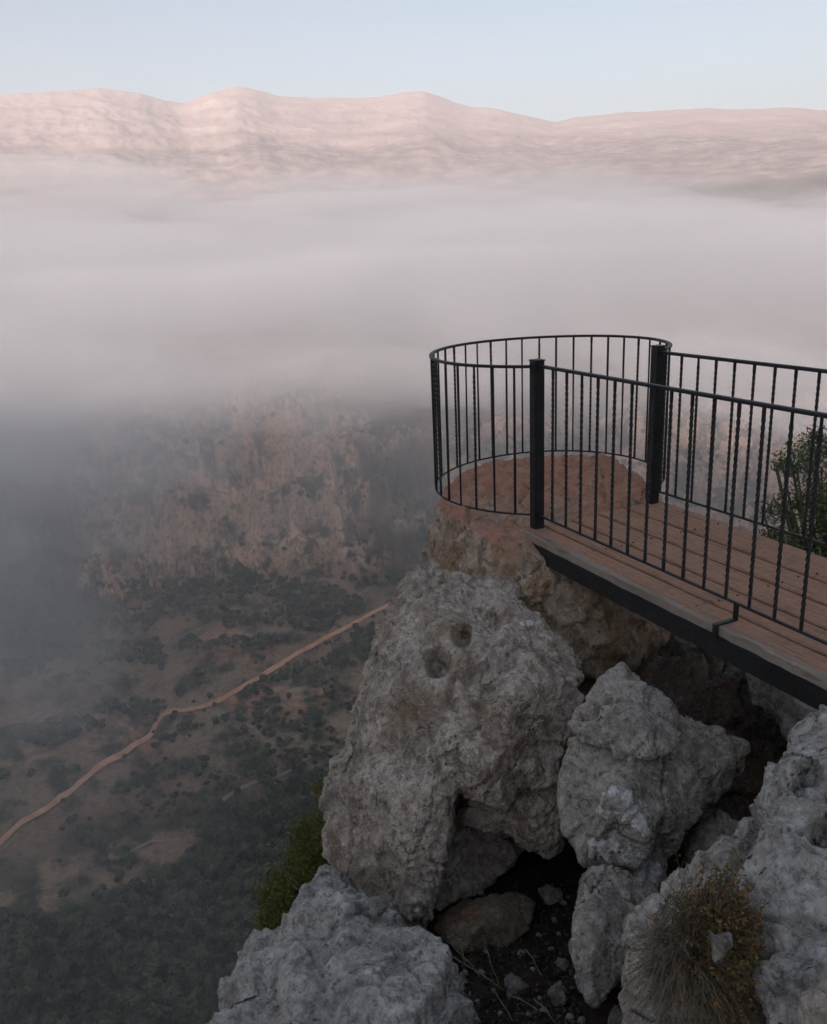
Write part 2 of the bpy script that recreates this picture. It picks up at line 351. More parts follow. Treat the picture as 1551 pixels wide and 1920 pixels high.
wisp(420, 560, 900, 170, 34, 110, 0.0035, 5, 0.08)
wisp(1050, 620, 820, 150, 26, 100, 0.003, 6, -0.12)
wisp(60, 770, 560, 150, 62, 80, 0.0042, 7, -0.2)
wisp(-20, 900, 500, 110, 50, 60, 0.004, 12, -0.25)
wisp(330, 730, 640, 120, 24, 60, 0.004, 8, 0.10)
wisp(760, 700, 640, 120, 20, 60, 0.004, 9, -0.08)
wisp(20, 1180, 430, 52, 60, 50, 0.003, 10, -0.3)
wisp(1420, 720, 420, 70, 24, 50, 0.006, 11, -0.2)
# ---------------------------------------------------------------- rock builder
def hull_pts(contour, rim, front=(), thick=0.6, shrink=0.62, tilt=0.0, y0=None):
    """contour: photo outline (x, y[, depth]); rim: depth of the outline; front: (x, y, depth) points that bulge to the viewer.
    Returns 3-D points of one convex lump with its own thickness behind."""
    ys = [c[1] for c in contour]; cx = sum(c[0] for c in contour) / len(contour); cy = sum(ys) / len(ys)
    y0 = cy if y0 is None else y0
    P = []
    for c in contour:
        d = c[2] if len(c) > 2 else rim + tilt * (c[1] - y0) / 100
        P.append(at(c[0], c[1], d))
        P.append(at(cx + (c[0] - cx) * shrink, cy + (c[1] - cy) * shrink, d + thick))
    P += [at(*q) for q in front]
    return P
def hull_mesh(lumps):
    bm = bmesh.new()
    for pts in lumps:
        vs = [bm.verts.new(tuple(p)) for p in pts]
        r = bmesh.ops.convex_hull(bm, input=vs)
        dead = [g for g in (r['geom_interior'] + r['geom_unused']) if isinstance(g, bmesh.types.BMVert) and g.is_valid]
        bmesh.ops.delete(bm, geom=list(set(dead)), context='VERTS')
    me = bpy.data.meshes.new('hull'); bm.to_mesh(me); bm.free(); return me
def remeshed(me, voxel, smooth):
    o = bpy.data.objects.new('tmp', me); COL.objects.link(o)
    m = o.modifiers.new('r', 'REMESH'); m.mode = 'VOXEL'; m.voxel_size = voxel; m.adaptivity = 0
    if smooth:
        s = o.modifiers.new('s', 'SMOOTH'); s.factor = 0.5; s.iterations = smooth
    dg = bpy.context.evaluated_depsgraph_get(); out = bpy.data.meshes.new_from_object(o.evaluated_get(dg))
    bpy.data.objects.remove(o); bpy.data.meshes.remove(me); return out
def get_vn(me):
    n = len(me.vertices); V = np.empty(n * 3, np.float32); me.vertices.foreach_get('co', V)
    N = np.empty(n * 3, np.float32); me.vertices.foreach_get('normal', N)
    return V.reshape(-1, 3).astype(float), N.reshape(-1, 3).astype(float)
def put_v(me, V):
    me.vertices.foreach_set('co', np.asarray(V, np.float32).ravel()); me.update()
def weather(me, seed=0, big=1.0, mid=1.0, fine=1.0, size=1.0, ledge=0.0, pits=()):
    """weather a smoothed lump into karst limestone"""
    V, N = get_vn(me); P = V / size
    w = np.stack([vnoise(P * 1.7 + 11, seed), vnoise(P * 1.7 + 47, seed + 1), vnoise(P * 1.7 + 83, seed + 2)], 1) * 0.25
    Q = P + w
    d = fbm(Q * 2.0, 2, seed + 3) * 0.020 * big
    Q2 = P + 0.30 * w + 0.022 * np.stack([vnoise(P * 7, seed + 41), vnoise(P * 7 + 9, seed + 42), vnoise(P * 7 + 19, seed + 43)], 1)
    g, e = facet(Q2 * 2.3, seed + 5); d += g * 0.15 * big
    g, e = facet(Q2 * np.array([5.2, 5.2, 4.2]) + 3, seed + 6); d += g * 0.050 * mid
    g, e = facet(Q2 * np.array([13, 13, 9]), seed + 8); d += g * 0.0165 * mid
    g, e = facet(Q2 * 34 + 7, seed + 14); d += g * 0.0055 * fine
    r = ridged(Q * 5.2, 5, seed + 7) - 1.1
    d += r * 0.004 * mid
    f1, f2 = worley(Q * 9.0 + w * 2, seed + 9)
    d -= sstep(0.40, 0.05, f1) * 0.016 * mid * sstep(0.1, 0.5, vnoise(Q * 2.1, seed + 10))
    f1, f2 = worley(Q * np.array([30, 30, 20]), seed + 12)
    d -= sstep(0.42, 0.10, f1) * 0.0075 * fine * sstep(-0.15, 0.35, vnoise(Q * 4.1, seed + 13))
    d += fbm(Q * 22, 3, seed + 15, 0.6) * 0.006 * fine
    crack = np.abs(vnoise(Q2 * np.array([2.2, 2.2, 1.3]), seed + 19))
    d -= sstep(0.011, 0.0, crack) * 0.045 * mid
    if ledge: d += ledge * 0.012 * np.sin(V[:, 2] * 42 + 4 * fbm(P * 2, 2, seed + 21))
    V = V + N * (d * size)[:, None]
    for (x, y, depth, rad_, dep) in pits:
        c = at(x, y, depth); dirn = ray(x, y); dirn = dirn / np.linalg.norm(dirn)
        rel = V - c; along = rel @ dirn; lat = np.linalg.norm(rel - along[:, None] * dirn, axis=1)
        lat = lat * (1 + 0.25 * vnoise(V * 16, seed + 30))
        k = sstep(rad_, rad_ * 0.45, lat) * (np.abs(along) < 0.55)
        facing = (N @ dirn) < 0.1
        V = V + dirn * (k * dep * facing)[:, None] + np.array([0, 0, -0.4]) * (k * dep * facing)[:, None]
    put_v(me, V)
    me.polygons.foreach_set('use_smooth', np.ones(len(me.polygons), bool)); me.update()
    return me
def rock(name, label, lumps, mat, voxel=0.012, smooth=1, cat='boulder', group=None, kind=None, patches=(), **kw):
    me = weather(remeshed(hull_mesh(lumps), voxel, smooth), **kw)
    V, _ = get_vn(me); pm = np.zeros(len(V))
    for (x, y, d, r, sq) in patches:
        q = V - at(x, y, d); u = q @ RT; v = q @ UP; pm = np.maximum(pm, sstep(1.0, 0.3, np.sqrt((u / r) ** 2 + (v / (r * sq)) ** 2 + (q @ FW / 0.4) ** 2) + 0.75 * fbm(V * 13, 4, 71, .65)))
    set_col(me, 'Patch', np.stack([pm, pm, pm], 1))
    V, _ = get_vn(me); base = Vector((float(V[:, 0].mean()), float(V[:, 1].mean()), float(V[:, 2].min())))
    put_v(me, V - np.array(base)); me.name = name
    o = link(name, me, mat); o.location = base
    if kind: tag(o, kind=kind)
    else: tag(o, label, cat, group)
    return o

def rock_mat(name, dark=(0.21, 0.18, 0.148), light=(0.62, 0.54, 0.45), warm=(0.26, 0.17, 0.10), warm_amt=0.25, lichen=0.35, lich_scale=5.0, black=0.3, dust=0.0, cool=0.0):
    m = NT(name); P = m.pos()
    n1 = m.noise(P, 2.3, 8, 0.62, 0.3); n2 = m.noise(P, 9, 8, 0.68, 0.5); n3 = m.noise(P, 45, 6, 0.7); n4 = m.noise(m.scalevec(P, (1, 1, 0.45)), 24, 5, 0.75, 0.6)
    c = m.mix(m.mp(n2, 0.36, 0.64), dark, light)
    c = m.mix(m.mp(n1, 0.42, 0.62, 0, 0.75), c, m.mix(m.mp(n3, 0.3, 0.7), [v * 0.75 for v in light], [v * 1.15 for v in light]))
    c = m.mix(m.mp(n4, 0.50, 0.64, 0, 0.75), c, [v * 0.55 for v in dark])
    wn_ = m.noise(P, 3.4, 6, 0.6, 0.8)
    c = m.mix(m.mp(wn_, 0.58 - 0.3 * warm_amt, 0.72 - 0.25 * warm_amt, 0, min(1, 0.45 + warm_amt)), c, m.mix(m.mp(n3, 0.3, 0.7), warm, [v * 0.6 for v in warm]))
    if cool: c = m.mix(m.mp(m.noise(P, 6.5, 5, 0.6), 0.45, 0.65, 0, cool), c, (0.14, 0.19, 0.19))
    # crustose lichen: pale rosettes with ragged borders, and black specks
    ln = m.noise(P, lich_scale, 9, 0.74, 0.25)
    c = m.mix(m.mp(ln, 0.60 - 0.13 * lichen, 0.64 - 0.13 * lichen, 0, 0.6), c, m.mix(m.mp(n3, 0.35, 0.65), (0.36, 0.36, 0.35), (0.56, 0.555, 0.54)))
    c = m.mix(m.mp(m.math('ADD', m.n('ShaderNodeSeparateColor', i0=m.attr('Patch')).outputs[0], m.mp(n4, 0.3, 0.7, -0.35, 0.35)), 0.42, 0.55), c, m.mix(m.mp(n3, 0.35, 0.65), (0.50, 0.50, 0.49), (0.72, 0.72, 0.70)))
    stn = m.noise(m.scalevec(P, (7, 7, 1.1)), 1.0, 7, 0.7, 0.5)
    c = m.mix(m.mp(stn, 0.55, 0.66, 0, 0.6), c, [v * 0.42 for v in dark])
    mott = m.noise(P, 30, 8, 0.8, 0.3)
    c = m.mix(m.mp(mott, 0.50, 0.60, 0, 0.6 + 0.25 * black), c, m.mix(0.5, c, [v * 0.5 for v in dark]))
    c = m.mix(m.mp(mott, 0.44, 0.36, 0, 0.5), c, [min(1, v * 1.35) for v in light])
    pv = m.vor(m.scalevec(m.n('ShaderNodeVectorMath', _operation='ADD', i0=P, i1=m.n('ShaderNodeVectorMath', _operation='SCALE', i0=m.n('ShaderNodeTexNoise', Vector=P, Scale=20).outputs['Color'], Scale=0.03).outputs[0]).outputs[0], (1, 1, 0.6)), 42)
    pit = m.math('MULTIPLY', m.mp(pv, 0.34, 0.16), m.math('MULTIPLY', m.mp(n2, 0.46, 0.58), m.mp(m.noise(P, 3.1, 3, 0.5), 0.46, 0.60)))
    c = m.mix(m.math('MULTIPLY', pit, 0.7), c, [v * 0.28 for v in dark])
    sp = m.noise(P, 95, 3, 0.6)
    c = m.mix(m.mp(sp, 0.60, 0.70, 0, 0.7), c, (0.42, 0.41, 0.38))
    bk = m.noise(P, 15, 9, 0.78, 0.4)
    c = m.mix(m.mp(bk, 0.64 - 0.10 * black, 0.68 - 0.10 * black, 0, 0.9), c, (0.022, 0.021, 0.019))
    if dust:
        g = m.n('ShaderNodeNewGeometry'); nz = m.n('ShaderNodeSeparateXYZ', i0=g.outputs['Normal']).outputs[2]
        pz = m.n('ShaderNodeSeparateXYZ', i0=P).outputs[2]
        k = m.math('MULTIPLY', m.mp(nz, 0.30, 0.62), m.mp(m.math('ADD', pz, m.mp(n1, 0, 1, -0.12, 0.12)), -0.12, 0.02))
        red = m.mix(m.mp(n2, 0.35, 0.65), (0.38, 0.175, 0.11), (0.50, 0.27, 0.18))
        c = m.mix(m.math('MULTIPLY', m.math('MULTIPLY', k, dust), m.mp(n4, 0.62, 0.50, 0.25, 1)), c, red)
    h = m.math('ADD', m.math('MULTIPLY', n2, 1.0), m.math('MULTIPLY', n3, 0.35))
    h = m.math('SUBTRACT', h, m.math('MULTIPLY', pit, 0.35))
    h2 = m.math('ADD', h, m.math('MULTIPLY', m.vor(P, 70), 0.25))
    return m.done(c, m.mp(n3, 0.3, 0.7, 0.75, 0.95), m.bump(h2, 1.0, 0.028), spec=0.25)
M_MAIN = rock_mat('limestone_warm_grey', warm_amt=0.28, lichen=-0.15, black=0.1)
M_PINN = rock_mat('limestone_ochre', dark=(0.22, 0.18, 0.14), light=(0.58, 0.47, 0.36), warm=(0.42, 0.28, 0.17), warm_amt=0.5, lichen=-0.6, black=0.0, dust=1.0)
M_LICH = rock_mat('limestone_white_lichen', dark=(0.19, 0.172, 0.145), light=(0.52, 0.475, 0.41), warm_amt=0.05, lichen=-0.1, lich_scale=11, black=0.25, cool=0.18)
M_PALE = rock_mat('limestone_pale', dark=(0.19, 0.182, 0.165), light=(0.56, 0.535, 0.48), warm_amt=0.1, lichen=0.45, lich_scale=17, black=0.6, cool=0.18)
M_SLAB = rock_mat('limestone_slab', dark=(0.19, 0.182, 0.165), light=(0.56, 0.535, 0.48), warm_amt=0.08, lichen=0.25, lich_scale=15, black=0.4, cool=0.2)
M_DARK = rock_mat('limestone_shaded', dark=(0.07, 0.06, 0.05), light=(0.20, 0.17, 0.14), warm=(0.2, 0.13, 0.08), warm_amt=0.5, lichen=-0.7, black=0.3)  # shade under the footbridge is put into this darker limestone colour

# ---------------------------------------------------------------- the outcrop
rock('rock_pinnacle', 'tall ochre limestone pinnacle with a red dusty top inside the curved railing',
 [[on_z(x, y, z) for x, y, z in [(826, 936, -.03), (850, 948, -.05), (905, 966, -.05), (985, 984, -.06), (1060, 985, -.05), (1150, 985, -.05), (1245, 950, -.05), (1222, 905, .05), (1195, 884, .10), (860, 893, .03), (905, 872, .05), (960, 861, .07), (1030, 856, .08), (1090, 856, .10)]]
  + [at(x, y, d) for x, y, d in [(800, 1100, 6.0), (1000, 1100, 5.7), (1200, 1100, 5.9), (1000, 1150, 7.0), (1200, 1100, 6.9), (860, 1080, 6.9)]],
  [on_z(x, y, z) for x, y, z in [(1105, 850, .22), (1128, 841, .25), (1150, 850, .2), (1085, 880, .10), (1190, 892, .10), (1205, 930, -.02), (1100, 940, -.02), (1060, 900, .0)]] + [at(1130, 1000, 6.6), at(1100, 1000, 6.0), at(1200, 1000, 6.2)],
  hull_pts([(822, 945, 5.85), (985, 990, 5.45), (1030, 1008, 5.35), (1060, 1060, 5.25), (1105, 1120, 5.3), (1060, 1200, 5.3), (900, 1300, 5.5), (805, 1180, 5.9), (803, 1060, 5.95), (808, 1000, 5.95)],
     5.6, [(930, 1020, 5.25), (1000, 1110, 5.1)], thick=1.0, shrink=0.9),
  hull_pts([(1000, 1060, 5.25), (1090, 1085, 5.2), (1130, 1130, 5.4), (1250, 1170, 5.7), (1262, 1230, 5.8), (1200, 1300, 5.6), (1060, 1260, 5.2), (990, 1180, 5.2)], 5.3, [(1150, 1190, 5.25)], thick=0.9, shrink=0.9),
  [at(780, 1250, 6.1), at(780, 1250, 7.3), at(1300, 1250, 5.7), at(1300, 1250, 7.2), at(700, 1900, 6.4), at(700, 1900, 8.5), at(1300, 1900, 5.6), at(1300, 1900, 8.5), at(860, 1050, 5.9), at(860, 1050, 6.9), at(1200, 1050, 6.0), at(1200, 1050, 6.9)]],
 M_PINN, voxel=0.0135, smooth=1, cat='rock', seed=3, big=0.30, mid=0.8, fine=1.0, ledge=0.35)

rock('boulder', 'biggest grey boulder, pitted with round holes, leaning under the railing end',
 [hull_pts([(768, 1075, 5.25), (800, 1062, 5.3), (870, 1072, 5.35), (925, 1082, 5.3), (965, 1100, 5.15), (985, 1150, 5.0), (1035, 1185, 4.9), (1062, 1212, 4.75), (1096, 1275, 4.6), (1090, 1330, 4.5), (1062, 1400, 4.4),
     (1040, 1465, 4.35), (1010, 1490, 4.35), (900, 1492, 4.3), (760, 1480, 4.45), (640, 1460, 4.7), (628, 1440, 4.75), (655, 1365, 4.8), (676, 1320, 4.85), (692, 1250, 4.95), (697, 1195, 5.05), (722, 1148, 5.15)],
     4.8, [(880, 1330, 4.28), (960, 1300, 4.22), (840, 1400, 4.22), (1000, 1240, 4.45), (780, 1300, 4.45), (950, 1440, 4.2)], thick=0.7, shrink=0.7),
  hull_pts([(655, 1380, 4.72), (628, 1450, 4.65), (606, 1508, 4.6), (601, 1560, 4.55), (604, 1605, 4.5), (632, 1650, 4.42), (700, 1690, 4.3), (738, 1738, 4.22), (790, 1752, 4.2), (808, 1740, 4.2), (822, 1640, 4.22),
     (840, 1560, 4.24), (855, 1498, 4.3), (850, 1420, 4.3)], 4.5, [(730, 1560, 4.25), (700, 1450, 4.38), (800, 1500, 4.2)], thick=0.55, shrink=0.75),
  hull_pts([(880, 1470, 4.5), (1040, 1465, 4.45), (1056, 1540, 4.5), (1055, 1590, 4.5), (1030, 1606, 4.5), (995, 1590, 4.5), (930, 1545, 4.55), (870, 1530, 4.6)], 4.5, [(1000, 1530, 4.38)], thick=0.5, shrink=0.85),
  hull_pts([(800, 1490, 4.85), (990, 1500, 4.95), (1000, 1580, 5.0), (905, 1690, 4.8), (815, 1742, 4.55), (790, 1700, 4.6)], 4.8, [(880, 1580, 4.72)], thick=0.5, shrink=0.85)],
 M_MAIN, voxel=0.0100, smooth=1, seed=11, big=0.5, mid=0.72, fine=1.3, patches=[(795, 1252, 4.75, .045, .5), (985, 1165, 4.85, .09, .28), (840, 1262, 4.7, .03, .5)],
 pits=[(821, 1240, 4.75, 0.085, 0.15), (868, 1190, 4.9, 0.075, 0.12), (925, 1165, 4.9, 0.075, 0.06), (950, 1240, 4.55, 0.06, 0.06), (915, 1300, 4.4, 0.06, 0.05), (1000, 1255, 4.5, 0.03, 0.03)])

rock('boulder', 'peaked grey boulder with two white lichen patches, between the biggest boulder and the dark hollow',
 [hull_pts([(1165, 1244, 3.95), (1130, 1262, 3.9), (1095, 1320, 3.85), (1070, 1358, 3.8), (1095, 1395, 3.75), (1180, 1412, 3.68), (1270, 1420, 3.68), (1285, 1370, 3.8), (1262, 1320, 3.9), (1200, 1265, 4.0)],
     3.85, [(1160, 1330, 3.72), (1200, 1380, 3.66)], thick=0.5, shrink=0.8),
  hull_pts([(1240, 1335, 4.0), (1290, 1350, 4.0), (1370, 1385, 4.05), (1406, 1408, 4.1), (1398, 1440, 4.05), (1345, 1480, 3.95), (1310, 1515, 3.85), (1260, 1500, 3.75), (1240, 1420, 3.75)], 3.9, [(1330, 1430, 3.85)], thick=0.35, shrink=0.8),
  hull_pts([(1070, 1385, 3.85), (1050, 1440, 3.85), (1043, 1490, 3.83), (1055, 1550, 3.78), (1090, 1610, 3.72), (1150, 1640, 3.68), (1215, 1655, 3.66), (1265, 1610, 3.72), (1290, 1560, 3.78), (1320, 1500, 3.82), (1310, 1440, 3.8), (1200, 1390, 3.72)],
     3.75, [(1160, 1500, 3.58), (1210, 1560, 3.56), (1120, 1560, 3.66)], thick=0.5, shrink=0.8),
  hull_pts([(1150, 1620, 3.7), (1260, 1600, 3.7), (1245, 1665, 3.62), (1230, 1690, 3.6), (1180, 1660, 3.64)], 3.65, [], thick=0.3, shrink=0.9)],
 M_LICH, voxel=0.010, smooth=1, patches=[(1163, 1505, 3.6, .10, 1.1), (1200, 1535, 3.6, .07, .8), (1135, 1592, 3.66, .12, .6), (1190, 1600, 3.64, .12, .5), (1222, 1645, 3.6, .08, .6)], seed=28, big=0.28, mid=0.8, fine=1.0)

rock('boulder', 'pale lichen crusted boulder filling the lower corner behind the dry bush',
 [hull_pts([(1600, 1330, 3.0), (1551, 1340, 2.95), (1500, 1380, 2.9), (1462, 1450, 2.85), (1440, 1500, 2.8), (1400, 1552, 2.72), (1376, 1600, 2.66), (1400, 1760, 2.4), (1440, 1960, 2.15), (1700, 1980, 2.0), (1900, 1700, 2.2), (1900, 1400, 2.7), (1750, 1330, 3.0)],
     2.6, [(1540, 1560, 2.55), (1480, 1600, 2.5), (1560, 1760, 2.25), (1500, 1850, 2.2)], thick=0.6, shrink=0.85)],
 M_PALE, voxel=0.0085, smooth=1, seed=39, big=0.6, mid=1.0, fine=1.0, size=0.8,
 pits=[(1515, 1450, 2.7, 0.05, 0.05), (1500, 1480, 2.65, 0.03, 0.04), (1545, 1560, 2.5, 0.05, 0.08)])
rock('boulder', 'low rounded boulder under the dry bush, streaked grey',
 [hull_pts([(1380, 1560, 2.85), (1330, 1612, 2.8), (1240, 1680, 2.72), (1200, 1710, 2.68), (1180, 1760, 2.6), (1168, 1830, 2.5), (1175, 1900, 2.4), (1190, 1980, 2.32), (1450, 1980, 2.3), (1460, 1700, 2.6)],
     2.6, [(1300, 1760, 2.45), (1260, 1850, 2.36)], thick=0.5, shrink=0.85)],
 M_LICH, voxel=0.008, smooth=1, seed=45, big=0.5, mid=0.9, fine=0.9, size=0.8)
rock('rock', 'brownish rock wedged in the bottom corner of the pale boulder',
 [hull_pts([(1535, 1825, 2.2), (1600, 1800, 2.2), (1640, 1990, 2.0), (1490, 1990, 2.0), (1500, 1870, 2.12)], 2.1, [(1560, 1900, 2.02)], thick=0.3, shrink=0.9)],
 M_DARK if False else M_MAIN, voxel=0.007, smooth=1, cat='rock', seed=49, big=0.4, mid=0.6, fine=0.8, size=0.6)

rock('boulder', 'pale weathered slab sloping away to the left edge of the cliff',
 [hull_pts([(395, 1930, 3.0), (420, 1875, 3.1), (450, 1830, 3.2), (490, 1792, 3.3), (540, 1768, 3.4), (600, 1715, 3.6), (650, 1690, 3.75), (700, 1715, 3.7), (760, 1765, 3.55), (820, 1800, 3.4), (850, 1850, 3.2), (870, 1960, 2.9), (850, 2100, 2.6), (420, 2100, 2.55)],
     3.2, [(600, 1830, 3.12), (700, 1900, 2.92), (560, 1900, 2.9)], thick=0.9, shrink=0.9)],
 M_SLAB, voxel=0.0095, smooth=1, seed=53, big=0.7, mid=1.0, fine=1.0)
rock('boulder', 'thin upright grey slab leaning between the left slab and the biggest boulder',
 [hull_pts([(608, 1615, 4.25), (578, 1660, 4.12), (556, 1705, 4.0), (540, 1748, 3.88), (505, 1800, 3.7), (540, 1850, 3.5), (620, 1800, 3.65), (670, 1720, 3.85), (668, 1665, 4.05), (640, 1625, 4.25)], 4.0, [(600, 1700, 3.92)], thick=0.5, shrink=0.85)],
 M_SLAB, voxel=0.009, smooth=1, cat='boulder', seed=57, big=0.4, mid=0.9, fine=0.9, size=0.8)

rock('boulder', 'upright blue-grey boulder standing below the lichen patched one, beside the soil',
 [hull_pts([(1085, 1640, 3.55), (1110, 1622, 3.6), (1160, 1628, 3.6), (1225, 1665, 3.55), (1240, 1700, 3.5), (1175, 1745, 3.38), (1150, 1790, 3.3), (1150, 1850, 3.2), (1120, 1885, 3.15), (1085, 1860, 3.18), (1072, 1780, 3.3), (1078, 1700, 3.42)],
     3.4, [(1115, 1700, 3.36), (1105, 1790, 3.2)], thick=0.4, shrink=0.85)],
 M_LICH, voxel=0.009, smooth=1, seed=61, big=0.25, mid=0.9, fine=1.0, size=0.8)
rock('rock', 'small split grey rock in the dark gap between three boulders',
 [hull_pts([(1298, 1560, 4.0), (1310, 1525, 4.05), (1342, 1514, 4.05), (1385, 1535, 4.1), (1395, 1562, 4.05), (1370, 1610, 3.9), (1330, 1660, 3.8), (1290, 1650, 3.8)], 4.0, [(1330, 1580, 3.82)], thick=0.3, shrink=0.85)],
 M_LICH, voxel=0.010, smooth=1, cat='rock', seed=65, big=0.3, mid=0.7, fine=0.8, size=0.7)
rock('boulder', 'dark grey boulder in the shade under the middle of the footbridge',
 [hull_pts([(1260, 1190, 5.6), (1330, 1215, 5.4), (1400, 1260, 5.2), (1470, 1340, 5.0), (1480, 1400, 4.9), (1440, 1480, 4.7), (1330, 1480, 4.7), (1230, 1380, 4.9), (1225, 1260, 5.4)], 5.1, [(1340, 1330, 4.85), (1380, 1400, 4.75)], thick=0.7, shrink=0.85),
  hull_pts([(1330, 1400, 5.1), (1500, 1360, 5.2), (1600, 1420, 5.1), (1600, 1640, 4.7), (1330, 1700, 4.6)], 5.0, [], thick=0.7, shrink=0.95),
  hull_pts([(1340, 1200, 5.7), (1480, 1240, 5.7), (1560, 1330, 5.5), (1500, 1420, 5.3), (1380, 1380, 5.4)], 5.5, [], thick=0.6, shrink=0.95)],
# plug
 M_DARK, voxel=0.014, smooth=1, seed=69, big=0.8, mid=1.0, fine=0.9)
rock('boulder', 'light grey flat topped rock seen just below the footbridge beam at the frame edge',
 [hull_pts([(1405, 1238, 5.0), (1450, 1262, 5.0), (1551, 1310, 4.95), (1680, 1340, 4.9), (1700, 1460, 4.4), (1551, 1400, 4.45), (1500, 1420, 4.4), (1475, 1380, 4.55), (1430, 1300, 4.8)], 4.7, [(1510, 1350, 4.55)], thick=0.7, shrink=0.9)],
 M_LICH, voxel=0.012, smooth=1, seed=73, big=0.4, mid=0.9, fine=0.9)
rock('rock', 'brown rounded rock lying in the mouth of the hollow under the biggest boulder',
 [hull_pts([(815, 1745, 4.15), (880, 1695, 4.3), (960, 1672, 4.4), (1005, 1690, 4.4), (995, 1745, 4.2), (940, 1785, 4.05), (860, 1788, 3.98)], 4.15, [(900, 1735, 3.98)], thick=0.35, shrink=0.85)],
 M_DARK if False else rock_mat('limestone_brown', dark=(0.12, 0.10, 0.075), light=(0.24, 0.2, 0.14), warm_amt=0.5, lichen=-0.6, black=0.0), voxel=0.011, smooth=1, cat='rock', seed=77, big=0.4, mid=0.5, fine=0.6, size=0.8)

# the ledge that carries the boulders: soil in the gully, bare rock where it breaks off into the gorge
def ledge():
    A = np.concatenate([np.linspace(-math.pi, -1.0, 90, endpoint=False), np.linspace(-1.0, 1.0, 330, endpoint=False), np.linspace(1.0, math.pi, 90)])
    T = np.concatenate([np.linspace(0.25, 5.5, 230, endpoint=False), np.linspace(5.5, 12, 60)])
    AA, TT = np.meshgrid(A, T); a = AA.ravel(); r = TT.ravel(); x = r * np.sin(a); y = r * np.cos(a)
    edge = np.interp(a, [-3.2, -1.6, -0.9, -0.5, -0.32, -0.15, 0.0, 0.1, 0.2, 0.32, 0.45, 0.6, 0.8, 1.2, 1.8, 2.5, 3.2],
                     [30, 10, 1.6, 1.7, 1.9, 2.7, 4.2, 5.0, 5.6, 5.6, 5.2, 5.0, 6.5, 12, 30, 30, 30]) + 0.25 * vnoise(np.stack([x, y, 0 * x], 1) * 1.4, 5)
    P = np.stack([x, y, 0 * x], 1)
    zg = np.interp(y, [-12, 0.4, 1.6, 2.4, 3.6, 5.0], [0.4, 0.05, -0.75, -1.1, -1.62, -2.0])
    zg = zg + 1.0 * sstep(1.0, 2.2, x * 0.9066 + y * 0.4219 - 2.0) * sstep(3.6, 2.2, y) + 0.55 * sstep(-0.2, -1.5, y)
    zg = zg + 0.03 * fbm(P * 3, 4, 7) + 0.014 * fbm(P * 14, 4, 8, 0.6)
    over = np.maximum(r - edge, 0)
    drop = over * 5.5 + 0.25 * over ** 2
    z = zg - drop + sstep(0, 1, over) * 0.5 * fbm(P * np.array([0.9, 0.9, 1]), 4, 9)
    z = np.where(r > 11.9, z - 2, z)
    V = np.stack([x, y, z], 1); na = len(A)
    i = np.arange(len(T) - 1)[:, None] * na + np.arange(na - 1)[None, :]
    Fq = np.stack([i, i + 1, i + 1 + na, i + na], -1).reshape(-1, 4)[:, ::-1]
    me = mesh_np('ground', V, Fq); set_col(me, 'Mask', np.stack([sstep(0.05, 0.4, over), 0 * x, 0 * x], 1))
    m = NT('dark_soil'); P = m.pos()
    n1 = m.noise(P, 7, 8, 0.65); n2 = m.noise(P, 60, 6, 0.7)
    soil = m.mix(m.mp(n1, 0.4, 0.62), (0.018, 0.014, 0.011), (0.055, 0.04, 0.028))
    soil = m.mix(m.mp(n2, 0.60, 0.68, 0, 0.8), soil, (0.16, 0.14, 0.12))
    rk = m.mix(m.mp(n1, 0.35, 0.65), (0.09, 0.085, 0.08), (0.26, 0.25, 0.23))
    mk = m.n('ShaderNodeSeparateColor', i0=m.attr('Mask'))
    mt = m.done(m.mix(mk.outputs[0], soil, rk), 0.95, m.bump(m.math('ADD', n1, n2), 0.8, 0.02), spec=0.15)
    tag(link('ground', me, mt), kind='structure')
ledge()
# ---------------------------------------------------------------- footbridge and railing
N1 = np.array([math.cos(.4355), math.sin(.4355)]); T1 = np.array([-N1[1], N1[0]])
N2 = np.array([math.cos(.4572), math.sin(.4572)]); T2 = np.array([-N2[1], N2[0]])
def nt(n, t, z, N=N1, T=T1): return np.array([*(N * n + T * t), z])
def bar_mesh(pts, w, h, up=(0, 0, 1), bevel=True):
    """bar of w x h section with chamfered edges swept along pts"""
    pts = [np.asarray(p, float) for p in pts]; up = np.asarray(up, float)
    c = min(w, h) * 0.22; S = [(-w/2 + c, -h/2), (w/2 - c, -h/2), (w/2, -h/2 + c), (w/2, h/2 - c), (w/2 - c, h/2), (-w/2 + c, h/2), (-w/2, h/2 - c), (-w/2, -h/2 + c)]
    V = []; n = len(pts)
    for k in range(n):
        d = pts[min(k + 1, n - 1)] - pts[max(k - 1, 0)]; d /= np.linalg.norm(d)
        s = np.cross(d, up); s /= np.linalg.norm(s); u = np.cross(s, d)
        V += [tuple(pts[k] + s * a + u * b) for a, b in S]
    Fc = []
    for k in range(n - 1):
        for j in range(8): Fc.append((k * 8 + j, k * 8 + (j + 1) % 8, (k + 1) * 8 + (j + 1) % 8, (k + 1) * 8 + j))
    Fc.append(tuple(range(7, -1, -1))); Fc.append(tuple(range((n - 1) * 8, n * 8)))
    return V, Fc
def me_from(name, chunks):
    V = []; Fc = []
    for v, f in chunks:
        o = len(V); V += v; Fc += [tuple(i + o for i in q) for q in f]
    me = bpy.data.meshes.new(name); me.from_pydata([tuple(map(float, v)) for v in V], [], Fc); me.update(); return me
def box_chunk(lo, hi, T=None):
    V = [(x, y, z) for x in (lo[0], hi[0]) for y in (lo[1], hi[1]) for z in (lo[2], hi[2])]
    if T: V = [tuple(T(*v)) for v in V]
    return V, [(0, 1, 3, 2), (4, 6, 7, 5), (0, 4, 5, 1), (2, 3, 7, 6), (0, 2, 6, 4), (1, 5, 7, 3)]
